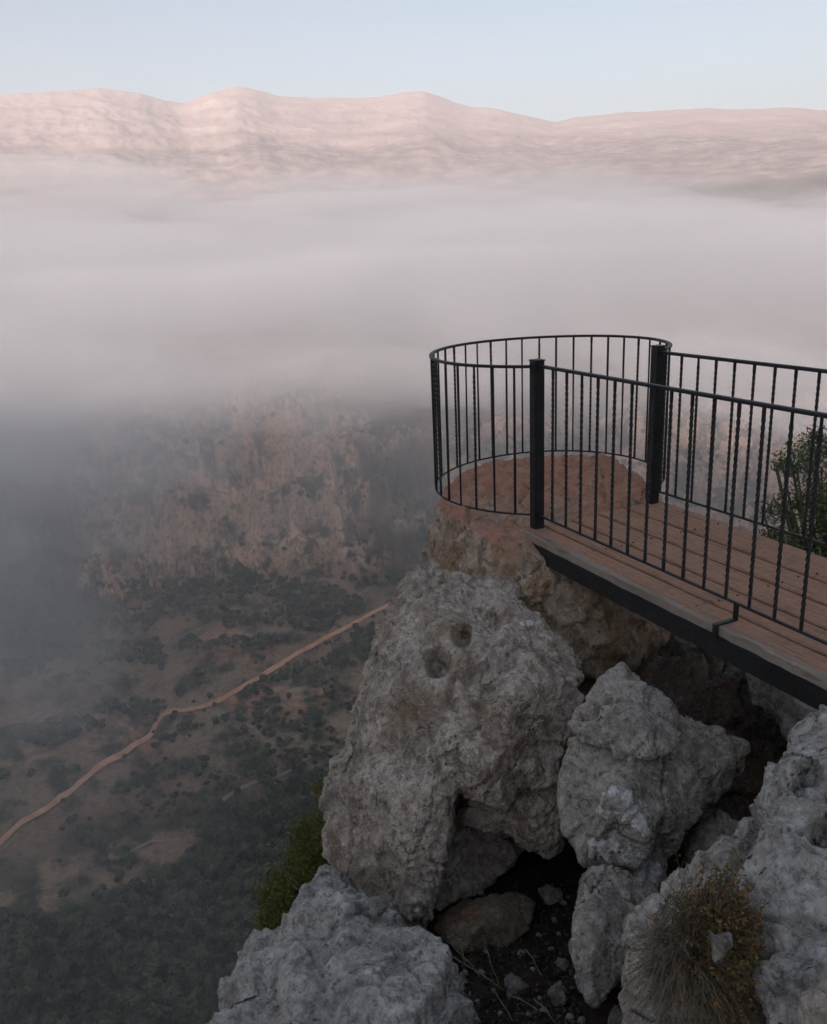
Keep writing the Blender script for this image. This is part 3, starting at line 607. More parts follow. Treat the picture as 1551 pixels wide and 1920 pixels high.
def recalc(me):
    bm = bmesh.new(); bm.from_mesh(me); bmesh.ops.recalc_face_normals(bm, faces=bm.faces); bm.to_mesh(me); bm.free(); return me
def part(name, chunks, mat, root, bevel=0.0, smooth=False):
    me = recalc(me_from(name, chunks))
    if bevel:
        bm = bmesh.new(); bm.from_mesh(me); bmesh.ops.bevel(bm, geom=bm.edges, offset=bevel, segments=2, affect='EDGES'); bm.to_mesh(me); bm.free()
    V, _ = get_vn(me); put_v(me, V - np.array(root.location))
    if smooth: me.polygons.foreach_set('use_smooth', np.ones(len(me.polygons), bool))
    return link(name, me, mat, root)

m = NT('black_painted_iron'); P = m.pos()
r1 = m.noise(P, 38, 7, 0.7); r2 = m.noise(P, 160, 4, 0.6); r3 = m.noise(P, 8, 4, 0.6)
c = m.mix(m.mp(r3, 0.35, 0.65), (0.005, 0.006, 0.007), (0.014, 0.016, 0.017))
c = m.mix(m.mp(r1, 0.66, 0.70, 0, 0.75), c, (0.13, 0.055, 0.03))
c = m.mix(m.mp(r2, 0.72, 0.76, 0, 0.7), c, (0.22, 0.18, 0.14))
M_IRON = m.done(c, m.mp(r1, 0.3, 0.7, 0.42, 0.7), m.bump(m.math('ADD', r1, r2), 0.35, 0.003), spec=0.5)
m = NT('dusty_boards'); P = m.pos()
g = m.n('ShaderNodeMapping'); m.t.links.new(P, g.inputs[0]); g.inputs['Rotation'].default_value = (0, 0, -(.4355)); g.inputs['Scale'].default_value = (1, 1, 1)
G = g.outputs[0]; st = m.scalevec(G, (26, 1.6, 6))
w1 = m.noise(st, 1.0, 8, 0.65, 0.4); w2 = m.noise(P, 5.5, 7, 0.68, 0.4); w3 = m.noise(P, 34, 6, 0.7)
wood = m.mix(m.mp(w1, 0.35, 0.65), (0.13, 0.11, 0.09), (0.36, 0.315, 0.265))
red = m.mix(m.mp(w3, 0.35, 0.65), (0.225, 0.105, 0.068), (0.36, 0.185, 0.122)); red = m.mix(m.mp(w2, 0.50, 0.64, 0, 0.8), red, (0.15, 0.085, 0.06)); red = m.mix(m.mp(w1, 0.3, 0.7, 0, 0.6), red, (0.46, 0.31, 0.20))
sx = m.n('ShaderNodeSeparateXYZ', i0=G).outputs[0]
worn = m.mp(m.math('ADD', sx, m.mp(w2, 0.3, 0.7, -0.045, 0.045)), 2.806, 2.836)
c = m.mix(m.math('MULTIPLY', worn, m.mp(w2, 0.2, 0.42, 0.55, 1)), wood, red)
c = m.mix(m.mp(w1, 0.56, 0.66, 0, 0.65), c, (0.11, 0.07, 0.05))
c = m.mix(m.mp(w3, 0.66, 0.74, 0, 0.7), c, (0.06, 0.045, 0.035))
c = m.mix(m.mp(m.noise(P, 11, 8, 0.75), 0.60, 0.70, 0, 0.5), c, (0.55, 0.42, 0.32))
M_BOARD = m.done(c, 0.9, m.bump(m.math('ADD', w1, w3), 0.6, 0.006), spec=0.2)

base = nt(3.38, 2.6, 0)
br = empty('footbridge', base); tag(br, 'narrow footbridge of dusty red boards on black steel beams', 'footbridge')
random.seed(4)
for a_, b_ in ((2.785, 2.948), (2.972, 3.168), (3.192, 3.394), (3.424, 3.630), (3.664, 3.955)):
    t0_, t1_ = 0.55, 4.42 - 0.1 * random.random(); V = []; Fc = []
    ns = 60; ts = np.linspace(t0_, t1_, ns); rng = np.random.RandomState(int(a_ * 100))
    wob = np.stack([rng.randn(ns) * 0.0022 for _ in range(2)], 1); dz = rng.uniform(-0.003, 0.003)
    if a_ < 2.8: wob[:, 0] *= 1.8
    for k, t in enumerate(ts):
        sec = [(a_ + wob[k, 0], -0.046), (b_ + wob[k, 1], -0.046), (b_ + wob[k, 1], -0.006 + dz), (b_ - 0.007, dz), (a_ + 0.008, dz), (a_ + wob[k, 0], -0.007 + dz)]
        V += [tuple(nt(n, t, z)) for n, z in sec]
    for k in range(ns - 1):
        for j in range(6): Fc.append((k * 6 + j, k * 6 + (j + 1) % 6, (k + 1) * 6 + (j + 1) % 6, (k + 1) * 6 + j))
    Fc += [tuple(range(5, -1, -1)), tuple(range((ns - 1) * 6, ns * 6))]
    part('plank', [(V, Fc)], M_BOARD, br)
rng = np.random.RandomState(6)
for t in (0.9, 1.9, 2.9, 3.8):
    for a_ in (2.86, 2.93, 3.01, 3.13, 3.23, 3.36, 3.46, 3.59, 3.70, 3.90):
        c_ = nt(a_ + rng.randn() * .004, t + rng.randn() * .006, 0.0026); V = [tuple(c_ + np.array([.007 * math.cos(q), .007 * math.sin(q), z])) for z in (-.004, .0012) for q in np.arange(8) * math.pi / 4]
        part('screw', [(V, [tuple(range(7, -1, -1)), tuple(range(8, 16))] + [(k, (k + 1) % 8, 8 + (k + 1) % 8, 8 + k) for k in range(8)])], M_IRON, br)
for n_, s_ in ((2.792, 1), (3.948, -1)):
    T = lambda a, b, z: nt(a, b, z)
    part('steel_beam', [box_chunk((min(n_, n_ + s_ * .008), 0.5, -.150), (max(n_, n_ + s_ * .008), 4.34, -.050), T),
                        box_chunk((min(n_, n_ + s_ * .055), 0.5, -.157), (max(n_, n_ + s_ * .055), 4.34, -.1505), T),
                        box_chunk((min(n_ + s_ * .0085, n_ + s_ * .055), 0.5, -.056), (max(n_ + s_ * .0085, n_ + s_ * .055), 4.34, -.0475), T)], M_IRON, br)
for t in (0.9, 1.9, 2.9, 3.8):
    part('cross_beam', [box_chunk((2.86, t - .03, -.14), (3.88, t + .03, -.058), lambda a, b, z: nt(a, b, z))], M_IRON, br)

# railing: one welded piece of posts, rails and twisted balusters
nearpost = nt(2.90, 4.355, 0); farpost = nt(3.972, 4.31, 0, N2, T2)
rl = empty('railing', nearpost); tag(rl, 'black iron railing with twisted bars, curving round the lookout rock and along the footbridge', 'railing')
ZT, ZB = 1.040, 0.090
def post(P0, ang, z0):
    h = 0.034; c_, s_ = math.cos(ang), math.sin(ang)
    T = lambda x, y, z: (P0[0] + x * c_ - y * s_, P0[1] + x * s_ + y * c_, z)
    p = part('post', [box_chunk((-h, -h, z0), (h, h, 1.068), T)], M_IRON, rl, bevel=0.004)
    part('post_cap', [box_chunk((-h - .002, -h - .002, 1.0685), (h + .002, h + .002, 1.078), T)], M_IRON, rl)
post(nearpost, .4355, -0.09); post(farpost, .4572, -0.06)
def tw_bar(L, s=0.0134, seg=100, pitch=0.135, plain=0.05):
    V = []; Fc = []
    for k in range(seg + 1):
        z = L * k / seg; a = 2 * math.pi * min(max(z - plain, 0), L - 2 * plain) / pitch
        for j in range(4):
            q = a + math.pi / 4 + j * math.pi / 2; rr_ = s / math.sqrt(2)
            V.append((rr_ * math.cos(q), rr_ * math.sin(q), z))
    for k in range(seg):
        for j in range(4): Fc.append((k * 4 + j, k * 4 + (j + 1) % 4, (k + 1) * 4 + (j + 1) % 4, (k + 1) * 4 + j))
    Fc += [(3, 2, 1, 0), tuple(seg * 4 + j for j in range(4))]
    me = bpy.data.meshes.new('baluster'); me.from_pydata(V, [], Fc); me.update(); me.materials.append(M_IRON); return me
BAL = tw_bar(ZT - ZB - 0.012); BALP = tw_bar(ZT - ZB - 0.012, 0.0122, 100, 9.0)
bal0 = None
def baluster(xy, ang, lean=0.0, thin=False):
    global bal0
    if bal0 is None or thin: o = bpy.data.objects.new('baluster', BALP if thin else BAL)
    else: o = bal0.copy()
    COL.objects.link(o); o.parent = rl
    o.location = (xy[0] - nearpost[0], xy[1] - nearpost[1], ZB + 0.003); o.rotation_euler = (lean * random.uniform(-1, 1), lean * random.uniform(-1, 1), ang)
    if bal0 is None and not thin: bal0 = o
random.seed(8)
tt = [4.186 - 0.1438 * k for k in range(23)]
for k, t in enumerate(tt): baluster(nt(2.90, t, 0)[:2], .4355 + random.random(), 0.003)
tf = [4.235 - 0.1450 * k for k in range(23)]
for t in tf: baluster(nt(3.972, t, 0, N2, T2)[:2], .4572 + random.random(), 0.003)
part('top_rail', [bar_mesh([nt(2.90, 4.32, ZT), nt(2.90, 2.5, ZT - .001), nt(2.90, 0.9, ZT)], 0.027, 0.019)], M_IRON, rl)
part('bottom_rail', [bar_mesh([nt(2.90, 4.32, ZB), nt(2.90, 0.9, ZB)], 0.016, 0.013)], M_IRON, rl)
part('top_rail', [bar_mesh([nt(3.972, 4.272, ZT - .006, N2, T2), nt(3.972, 0.9, ZT - .006, N2, T2)], 0.030, 0.020)], M_IRON, rl)
part('bottom_rail', [bar_mesh([nt(3.972, 4.272, ZB, N2, T2), nt(3.972, 0.9, ZB, N2, T2)], 0.016, 0.013)], M_IRON, rl)
# ring
CX, CY, EA, AX, BX = 1.0205, 6.0483, .8938, .9165, .8046
def ring_pt(th):
    u = AX * math.cos(th); v = BX * math.sin(th)
    return np.array([CX + u * math.cos(EA) - v * math.sin(EA), CY + u * math.sin(EA) + v * math.cos(EA)])
th0, th1 = rad(-152.9), rad(-85.6 - 360)
TH = np.linspace(th0, th1, 500); R0_ = np.array([ring_pt(t) for t in TH])
s0 = np.linspace(0, 1, 500)
d0 = nearpost[:2] - R0_[0]; d1 = farpost[:2] - R0_[-1]
R0_ = R0_ + d0 * (sstep(0.09, 0.0, s0))[:, None] + d1 * (sstep(0.90, 1.0, s0))[:, None]
cum = np.concatenate([[0], np.cumsum(np.linalg.norm(np.diff(R0_, axis=0), axis=1))]); LEN = cum[-1]
def ring_at(s): return np.array([np.interp(s, cum, R0_[:, 0]), np.interp(s, cum, R0_[:, 1])])
ss = np.linspace(0.042, LEN - 0.042, 90)
part('curved_top_rail', [bar_mesh([(*ring_at(s), ZT - 0.004 - 0.002 * math.sin(s * 3)) for s in ss], 0.026, 0.018)], M_IRON, rl)
part('curved_bottom_rail', [bar_mesh([(*ring_at(s), ZB - 0.001) for s in ss], 0.013, 0.012)], M_IRON, rl)
nb = 31
for k in range(1, nb):
    s = LEN * k / nb; baluster(ring_at(s), random.random() * 3, 0.005, thin=(k % 3 != 0))
part('foot_bracket', [box_chunk((2.768, 2.668, -0.052), (2.784, 2.690, 0.004), lambda a, b, z: nt(a, b, z)),
                      box_chunk((2.768, 2.668, 0.0045), (2.905, 2.690, 0.013), lambda a, b, z: nt(a, b, z)),
                      box_chunk((2.892, 2.668, 0.0135), (2.906, 2.690, 0.092), lambda a, b, z: nt(a, b, z))], M_IRON, rl)
# ---------------------------------------------------------------- plants, stones, road
from mathutils.bvhtree import BVHTree
def leaf_mesh(name, lumps, n, size, seed, shell=0.55, flat=0.6, tang=False):
    """lumps: (x, y, z, radius); many small pointed leaves spread through their outer volume"""
    g = np.random.RandomState(seed); L = np.array(lumps, float)
    wt = L[:, 3] ** 2.2; k = g.choice(len(L), n, p=wt / wt.sum())
    d = g.randn(n, 3); d /= np.linalg.norm(d, axis=1)[:, None]
    rr_ = (shell + (1 - shell) * g.rand(n)) * (1 + 0.22 * vnoise(d * 2.2 + L[k, :3] * 1.3, seed))
    c = L[k, :3] + d * (rr_ * L[k, 3])[:, None] * np.array([1, 1, 0.85])
    keep = fbm(c / (L[:, 3].mean() * 0.42), 2, seed + 5) > -0.30
    c = c[keep]; n = len(c); d = d[keep]
    dj = d + (0.35 if tang else 3.0) * g.randn(n, 3); dj /= np.linalg.norm(dj, axis=1)[:, None]
    a = np.cross(dj, g.randn(n, 3)); a = a / np.linalg.norm(a, axis=1)[:, None]; b = np.cross(a, dj); b /= np.linalg.norm(b, axis=1)[:, None] + 1e-9
    s = size * (0.55 + 0.9 * g.rand(n))[:, None]
    V = np.concatenate([c - a * s, c + b * s * flat * 0.55, c + a * s, c - b * s * flat * 0.55], 0)
    i = np.arange(n); Fq = np.stack([i, i + n, i + 2 * n, i + 3 * n], 1)
    me = mesh_np(name, V, Fq, False); return me
def tube_chunk(pts, radii, sides=7):
    V = []; pts = [np.asarray(p, float) for p in pts]
    for k, p in enumerate(pts):
        d = pts[min(k + 1, len(pts) - 1)] - pts[max(k - 1, 0)]; d /= np.linalg.norm(d)
        s = np.cross(d, (0.3, 0.2, 1.0)); s /= np.linalg.norm(s); u = np.cross(s, d)
        V += [tuple(p + radii[k] * (s * math.cos(q) + u * math.sin(q))) for q in np.arange(sides) * 2 * math.pi / sides]
    n = len(pts); Fc = [(k * sides + j, k * sides + (j + 1) % sides, (k + 1) * sides + (j + 1) % sides, (k + 1) * sides + j) for k in range(n - 1) for j in range(sides)]
    return V, Fc + [tuple(range(sides - 1, -1, -1)), tuple(range((n - 1) * sides, n * sides))]
def leaf_mat(name, a, b, c_=None, scale=9):
    m = NT(name); P = m.pos(); rn = m.n('ShaderNodeNewGeometry').outputs['Random Per Island']
    col = m.mix(rn, a, b)
    if name.startswith('far'): col = m.mix(m.mp(m.noise(P, 0.16, 2, 0.5), 0.38, 0.60), m.mix(0.65, col, (0.004, 0.008, 0.005)), m.mix(0.55, col, (0.16, 0.19, 0.085)))
    if c_: col = m.mix(m.mp(m.noise(P, scale, 3, 0.6), 0.5, 0.66, 0, 0.8), col, c_)
    return m.done(col, 0.7, spec=0.25)
m = NT('bark'); P = m.pos(); M_BARK = m.done(m.mix(m.noise(m.scalevec(P, (1, 1, 0.3)), 30, 5, 0.7), (0.05, 0.04, 0.03), (0.16, 0.13, 0.10)), 0.95, spec=0.1)
M_OLIVE = leaf_mat('oak_leaves', (0.065, 0.080, 0.014), (0.17, 0.18, 0.036), (0.20, 0.17, 0.04), 3)
M_OAK2 = leaf_mat('dusky_leaves', (0.045, 0.065, 0.026), (0.12, 0.15, 0.06), (0.16, 0.16, 0.07), 3)
def px_lumps(L, depth, dz=0.0, seed=0):
    g = np.random.RandomState(seed); out = []
    for x, y, r in L: out.append((*at(x, y, depth + g.uniform(-.35, .35) * dz), r * depth / FPX))
    return out

def bush(name, label, L, depth, spread, root, n, size, mat, seed, cat, limbs):
    lm = px_lumps(L, depth, spread, seed); rt = np.array(root); e = empty(name, rt); tag(e, label, cat)
    me = leaf_mesh('crown', lm, n, size, seed, 0.3); V, _ = get_vn(me); put_v(me, V - rt); link('crown', me, mat, e)
    ch = []
    g = np.random.RandomState(seed)
    hub = rt + (np.mean([l[:3] for l in lm], 0) - rt) * 0.45
    ch.append(tube_chunk([rt, (rt + hub) / 2 + g.randn(3) * .05, hub], [limbs, limbs * .85, limbs * .7]))
    for l in lm:
        for q in range(3):
            t = np.array(l[:3]) + g.randn(3) * l[3] * 0.45; md = (hub + t) / 2 + g.randn(3) * l[3] * 0.18
            ch.append(tube_chunk([hub, md, t], [limbs * .5, limbs * .3, limbs * .1], 5))
    part('trunk', ch, M_BARK, e, smooth=True)
bush('shrub', 'olive green leafy shrub growing out of the cliff beside the biggest boulder',
     [(548, 1690, 62), (515, 1725, 46), (585, 1600, 48), (605, 1545, 40), (550, 1758, 44), (622, 1500, 30), (575, 1650, 55), (500, 1680, 30), (600, 1700, 60), (640, 1600, 60), (630, 1540, 45), (527, 1650, 34), (570, 1560, 34), (598, 1480, 22), (560, 1610, 40)],
     8.6, 1.2, at(720, 1800, 7.4), 36000, 0.017, M_OLIVE, 5, 'shrub', 0.045)
bush('tree', 'leafy oak tree behind the far side of the footbridge railing',
     [(1492, 865, 42), (1532, 832, 44), (1455, 955, 34), (1520, 945, 60), (1605, 880, 85), (1575, 1020, 75), (1448, 1003, 28), (1485, 1030, 50), (1640, 980, 110), (1500, 1100, 80), (1600, 1160, 110), (1462, 872, 20), (1700, 860, 100), (1720, 1050, 120)],
     9.5, 2.0, at(1640, 1900, 11.5), 42000, 0.024, M_OAK2, 9, 'tree', 0.11)

# stones and sticks on the soil
GM = bpy.data.objects['ground'].data; GV, _ = get_vn(GM)
gt = BVHTree.FromPolygons([tuple(v) for v in GV], [tuple(p.vertices) for p in GM.polygons])
def on_ground(x, y, lift=0.0):
    h, nn, i, d = gt.ray_cast(Vector(EYE), Vector(ray(x, y)).normalized())
    if h is None: h = Vector(at(x, y, 3.4))
    return np.array(h) + np.array([0, 0, lift])
def stone_mesh(seed, voxel=0.05):
    g = np.random.RandomState(seed); P = g.randn(14, 3); P /= np.linalg.norm(P, axis=1)[:, None]; P *= np.array([1, .8, .6]) * (0.75 + .4 * g.rand(14))[:, None]
    me = remeshed(hull_mesh([P]), voxel, 2); V, N = get_vn(me)
    g1, _ = facet(V * 1.6, seed); g2, _ = facet(V * 5, seed + 1)
    put_v(me, V + N * (g1 * 0.13 + g2 * 0.035 + 0.03 * fbm(V * 8, 3, seed))[:, None]); me.polygons.foreach_set('use_smooth', np.ones(len(me.polygons), bool)); return me
M_STONE = rock_mat('stone_grey', dark=(0.13, 0.12, 0.11), light=(0.30, 0.285, 0.26), warm_amt=0.2, lichen=0.0, lich_scale=20, black=0.2)
SM = [stone_mesh(100 + k) for k in range(5)]
def stone(x, y, wpx, hpx, k, label, group=None, rot=0.0, mat=None):
    p = on_ground(x, y + hpx * 0.35); dp = float(np.dot(p - EYE, FW)); s = wpx / 2 * dp / FPX; sz = hpx / 2 * dp / FPX
    o = link('stone', SM[k % 5].copy(), M_STONE); o.scale = (s, s * 0.9 + sz * 0.2, sz * 1.15); o.rotation_euler = (0.15, 0.1, rot); o.location = p + np.array([0, 0, sz * 0.35])
    tag(o, label, 'stone', group); return o
stone(966, 1838, 66, 72, 0, 'rounded pale grey stone with a small hole, on the dark soil between twigs', rot=.5)
stone(1047, 1852, 50, 88, 1, 'long upright split grey stone on the soil left of the blue-grey boulder', rot=1.2)
stone(1056, 1800, 34, 34, 2, 'small whitish stone just above the long split stone', rot=2)
stone(1160, 1895, 56, 50, 3, 'dull greenish grey stone at the bottom between two boulders', rot=1)
stone(880, 1900, 60, 66, 4, 'pale stone half buried at the tip of the left slab', rot=2.4)
stone(700, 1695, 70, 44, 1, 'flat grey stone tucked under the lower left foot of the biggest boulder', rot=.8)
stone(752, 1742, 46, 34, 3, 'small angular grey stone below the lowest tip of the biggest boulder', rot=2.2)
stone(1035, 1668, 60, 46, 2, 'dim grey stone at the back of the hollow under the peaked boulder', rot=1.7)
stone(860, 1835, 54, 40, 0, 'grey stone lying against the right edge of the pale slab', rot=3.0)
random.seed(5)
SMALL = 'small pale stone chip lying loose on the dark soil of the gully'
for x, y, w_ in [(985, 1738, 20), (1010, 1750, 16), (978, 1782, 22), (1033, 1778, 20), (900, 1822, 24), (925, 1855, 14), (862, 1862, 30), (846, 1835, 26), (1020, 1892, 20), (1068, 1905, 22),
                 (990, 1900, 16), (940, 1900, 18), (1040, 1722, 18), (1055, 1690, 16), (910, 1780, 16), (870, 1820, 18), (1000, 1815, 14), (1012, 1870, 16), (895, 1875, 18), (1090, 1912, 24), (960, 1760, 14), (1048, 1750, 14)]:
    stone(x, y, w_, w_ * random.uniform(.6, .9), random.randrange(5), SMALL, 'loose stone chips in the gully', rot=random.uniform(0, 6))
M_TWIG = leaf_mat('dead_wood', (0.13, 0.11, 0.09), (0.13, 0.11, 0.09), (0.24, 0.215, 0.19), 14)
TW = [((738, 1756), (806, 1771), 'straight pale twig lying at the foot of the biggest boulder'), ((828, 1768), (902, 1832), 'pale twig slanting down from the brown rock'),
      ((862, 1776), (872, 1812), 'short upright twig below the brown rock'), ((838, 1800), (952, 1868), 'longest twig, reaching the rounded stone from the slab tip'),
      ((904, 1774), (936, 1852), 'curved twig ending at the left side of the rounded stone'), ((872, 1812), (898, 1835), 'short thin twig crossing the longest one'),
      ((924, 1868), (962, 1922), 'twig running to the bottom of the frame below the rounded stone'), ((986, 1792), (1016, 1836), 'thick short twig between the rounded and the split stone'),
      ((882, 1872), (868, 1922), 'dark twig standing near the slab tip at the bottom'), ((962, 1882), (1008, 1902), 'thin pale twig right below the rounded stone'), ((1002, 1886), (1042, 1925), 'forked thin twig below the split stone')]
random.seed(3)
for a_, b_, lb in TW:
    p0 = on_ground(*a_, 0.03); p1 = on_ground(*b_, 0.022); g = np.random.RandomState(int(a_[0])); pts = []
    for k in range(8):
        t = k / 7; pts.append(p0 + (p1 - p0) * t + g.randn(3) * 0.0022 * (0 < k < 7) + np.array([0, 0, 0.012 * math.sin(t * 3.1 + .4)]))
    e = p0; V, Fc = tube_chunk([q - e for q in pts], [0.0038 * (1 - .55 * k / 7) * g.uniform(.85, 1.2) for k in range(8)], 6)
    me = recalc(me_from('twig', [(V, Fc)])); o = link('twig', me, M_TWIG); o.location = e; tag(o, lb, 'twig', 'dead twigs in the gully')
# leaf litter and crumbs on the soil
g = np.random.RandomState(12); V = []; n = 0; cs = []
for k in range(5200):
    x, y = g.uniform(640, 1100), g.uniform(1640, 1930)
    cs.append((x, y, 0, 1))
C = []
for x, y, _, _ in cs:
    h, nn, i, d = gt.ray_cast(Vector(EYE), Vector(ray(x, y)).normalized())
    if h is not None and d < 6: C.append(tuple(h))
C = np.array(C); n = len(C); a = g.randn(n, 3) * np.array([1, 1, .45]); a /= np.linalg.norm(a, axis=1)[:, None]; b = np.cross(a, g.randn(n, 3)); b /= np.linalg.norm(b, axis=1)[:, None]
s = (0.003 + 0.009 * g.rand(n) ** 2)[:, None]; C = C + np.array([0, 0, .006])
i = np.arange(n); me = mesh_np('leaf_litter', np.concatenate([C - a * s * 1.5, C + b * s * .7, C + a * s * 1.5, C - b * s * .7]), np.stack([i, i + n, i + 2 * n, i + 3 * n], 1), False)
tag(link('leaf_litter', me, leaf_mat('litter', (0.012, 0.010, 0.008), (0.11, 0.085, 0.06), (0.05, 0.03, 0.018), 20)), kind='stuff')

# dry bush over the low boulder
def dry_bush():
    c0 = at(1308, 1800, 2.42); e = empty('dry_bush', c0); tag(e, 'wiry dry bush with grey stems and rusty olive leaves over the low rounded boulder', 'dry bush')
    g = np.random.RandomState(31); ch = []; tips = []
    axes_ = RT, UP, -FW
    for k in range(1500):
        th = g.uniform(-math.pi, math.pi); rad_ = math.sqrt(g.rand())
        sx = -0.235 if math.cos(th) < 0 else 0.165
        sy = 0.30 if math.sin(th) > 0 else 0.24
        end = RT * (abs(math.cos(th)) * sx * -1 if sx > 0 and math.cos(th) < 0 else abs(math.cos(th)) * sx) * rad_ + UP * math.sin(th) * sy * rad_ + RT * 0.05 * max(math.sin(th), 0) - FW * (0.16 * math.sqrt(max(0, 1 - rad_ * rad_)) + g.uniform(-.03, .05))
        st = g.randn(3) * np.array([.05, .05, .02]) + FW * 0.10 - UP * 0.03
        md = st * 0.5 + end * 0.5 + np.array([0, 0, 0.035]) + g.randn(3) * 0.012
        if k % 6 == 0: end = end * g.uniform(1.15, 1.4) + RT * -0.03
        P_ = [st, st * .6 + md * .4, md, md * .5 + end * .5 + g.randn(3) * .006, end]
        ch.append(tube_chunk(P_, [0.0012, .0011, .0010, .0008, .0005], 3)); 
        right = end @ RT
        if g.rand() < np.clip(0.42 + right * 4.2, 0.06, 0.95): tips.append(P_)
    me = me_from('stems', ch); link('stems', me, leaf_mat('dry_stems', (0.10, 0.08, 0.055), (0.27, 0.225, 0.165), (0.13, 0.08, 0.04), 25), e)
    for nm, frac, mt, sd in (('dry_foliage', .6, leaf_mat('rusty_leaves', (0.12, 0.05, 0.016), (0.30, 0.15, 0.05), (0.12, 0.085, 0.03), 14), 1), ('green_foliage', .5, leaf_mat('olive_leaflets', (0.05, 0.055, 0.012), (0.17, 0.16, 0.05)), 2)):
        gg = np.random.RandomState(sd); C = []
        for P_ in tips:
            if gg.rand() > frac: continue
            for q in range(12):
                t = gg.uniform(1.6, 4.0); k = min(int(t), 3); f = t - k; C.append(P_[k] * (1 - f) + P_[k + 1] * f + gg.randn(3) * .004)
        C = np.array(C); n = len(C); a = gg.randn(n, 3) + np.array([0, 0, .5]); a /= np.linalg.norm(a, axis=1)[:, None]; b = np.cross(a, gg.randn(n, 3)); b /= np.linalg.norm(b, axis=1)[:, None]
        s = (0.0026 + .0042 * gg.rand(n))[:, None]; i = np.arange(n)
        me = mesh_np(nm, np.concatenate([C - a * s * 1.4, C + b * s * .6, C + a * s * 1.4, C - b * s * .6]), np.stack([i, i + n, i + 2 * n, i + 3 * n], 1), False); link(nm, me, mt, e)
dry_bush()
# pale chip caught in the bush
bm = bmesh.new(); out = [(1333, 1748), (1345, 1758), (1372, 1752), (1375, 1775), (1360, 1790), (1352, 1806), (1340, 1805), (1338, 1775)]
vs = [bm.verts.new(tuple(at(x, y, 2.20 + 0.012 * ((k % 3) - 1)) - at(1350, 1775, 2.2))) for k, (x, y) in enumerate(out)]
f = bm.faces.new(vs); r = bmesh.ops.extrude_face_region(bm, geom=[f]); bmesh.ops.translate(bm, vec=Vector(tuple(FW * 0.016)), verts=[v for v in r['geom'] if isinstance(v, bmesh.types.BMVert)])
bmesh.ops.recalc_face_normals(bm, faces=bm.faces); bmesh.ops.triangulate(bm, faces=bm.faces); me = bpy.data.meshes.new('chip'); bm.to_mesh(me); bm.free()
o = link('stone_chip', me, M_STONE); o.location = at(1350, 1775, 2.2); tag(o, 'flat pale forked stone chip caught in the dry bush', 'stone chip')

# ---- far slope: road, trail, trees
H2_ = hh.reshape(len(rf), len(azf)); TAN_ = (H2_ - CZ) / rf[:, None]
def on_land(x, y):
    a, e = azel(x, y); j = int(np.argmin(np.abs(azf - a))); ok = np.nonzero((TAN_[:, j] >= math.tan(e)) & (rf >= 235) & (rf < 3000))[0]
    if len(ok) == 0: return None
    k = ok[0]; r = rf[k]
    if k and TAN_[k, j] > TAN_[k - 1, j]: f = np.clip((math.tan(e) - TAN_[k - 1, j]) / (TAN_[k, j] - TAN_[k - 1, j]), 0, 1); r = rf[k - 1] + f * (rf[k] - rf[k - 1]); h = H2_[k - 1, j] + f * (H2_[k, j] - H2_[k - 1, j])
    else: h = H2_[k, j]
    return np.array([r * math.sin(a), r * math.cos(a), h])
def ribbon(name, pts, w0, w1, mat, lift=0.5, step=3.0, side=3):
    W_ = [on_land(*p) for p in pts]; W_ = [w for w in W_ if w is not None]; xs = [W_[0]]
    cum = [0]
    for p, q in zip(W_[:-1], W_[1:]): cum.append(cum[-1] + np.linalg.norm((q - p)[:2]))
    cum = np.array(cum); Wa = np.array(W_); s = np.arange(0, cum[-1], step)
    cx = np.interp(s, cum, Wa[:, 0]); cy = np.interp(s, cum, Wa[:, 1]); k = np.ones(5) / 5
    if len(s) > 30:
        cx = np.convolve(np.pad(cx, 2, 'edge'), k, 'valid'); cy = np.convolve(np.pad(cy, 2, 'edge'), k, 'valid')
    dx = np.gradient(cx); dy = np.gradient(cy); L = np.hypot(dx, dy); nx, ny = -dy / L, dx / L
    w = np.linspace(w0, w1, len(s)) * (1 + 0.55 * vnoise(np.stack([s / 9, 0 * s, 0 * s], 1), 3))
    V = []
    zc = land_h(np.arctan2(cx, cy), np.hypot(cx, cy))
    for j in range(side + 1):
        t = (j / side - .5); x = cx + nx * w * t; y = cy + ny * w * t; z = land_h(np.arctan2(x, y), np.hypot(x, y)); V.append(np.stack([x, y, np.maximum(z, zc * 0.5 + z * 0.5) + lift], 1))
    V = np.concatenate(V); n = len(s); Fq = []
    i = np.arange(side)[:, None] * n + np.arange(n - 1)[None, :]; Fq = np.stack([i, i + 1, i + 1 + n, i + n], -1).reshape(-1, 4)
    o = link(name, mesh_np(name, V, Fq), mat); tag(o, kind='structure'); return np.stack([cx, cy], 1)
m = NT('road_dirt'); P = m.pos(); M_ROAD = m.done(m.mix(m.mp(m.noise(P, 0.10, 8, 0.7), .35, .65), (0.52, 0.24, 0.13), (0.68, 0.42, 0.27)), 0.95, spec=0.1)
m = NT('trail_dirt'); P = m.pos(); M_TRAIL = m.done(m.mix(m.noise(P, 0.12, 6, 0.6), (0.24, 0.17, 0.12), (0.34, 0.27, 0.2)), 0.95, spec=0.1)
RA = [(-140, 1685), (0, 1581), (60, 1533), (150, 1470), (215, 1425), (262, 1392), (289, 1377), (289, 1357), (305, 1340), (335, 1336), (372, 1330), (430, 1305), (500, 1263), (560, 1224), (600, 1205), (630, 1190), (655, 1174), (685, 1158), (740, 1128)]
R1 = ribbon('road', RA, 4.5, 3.6, M_ROAD, 0.7)
R2 = ribbon('path', [(415, 1505), (440, 1486), (470, 1470), (530, 1455), (560, 1435), (600, 1408), (645, 1380), (700, 1350)], 2.4, 2.4, M_TRAIL, 0.6, 2.0, 2)
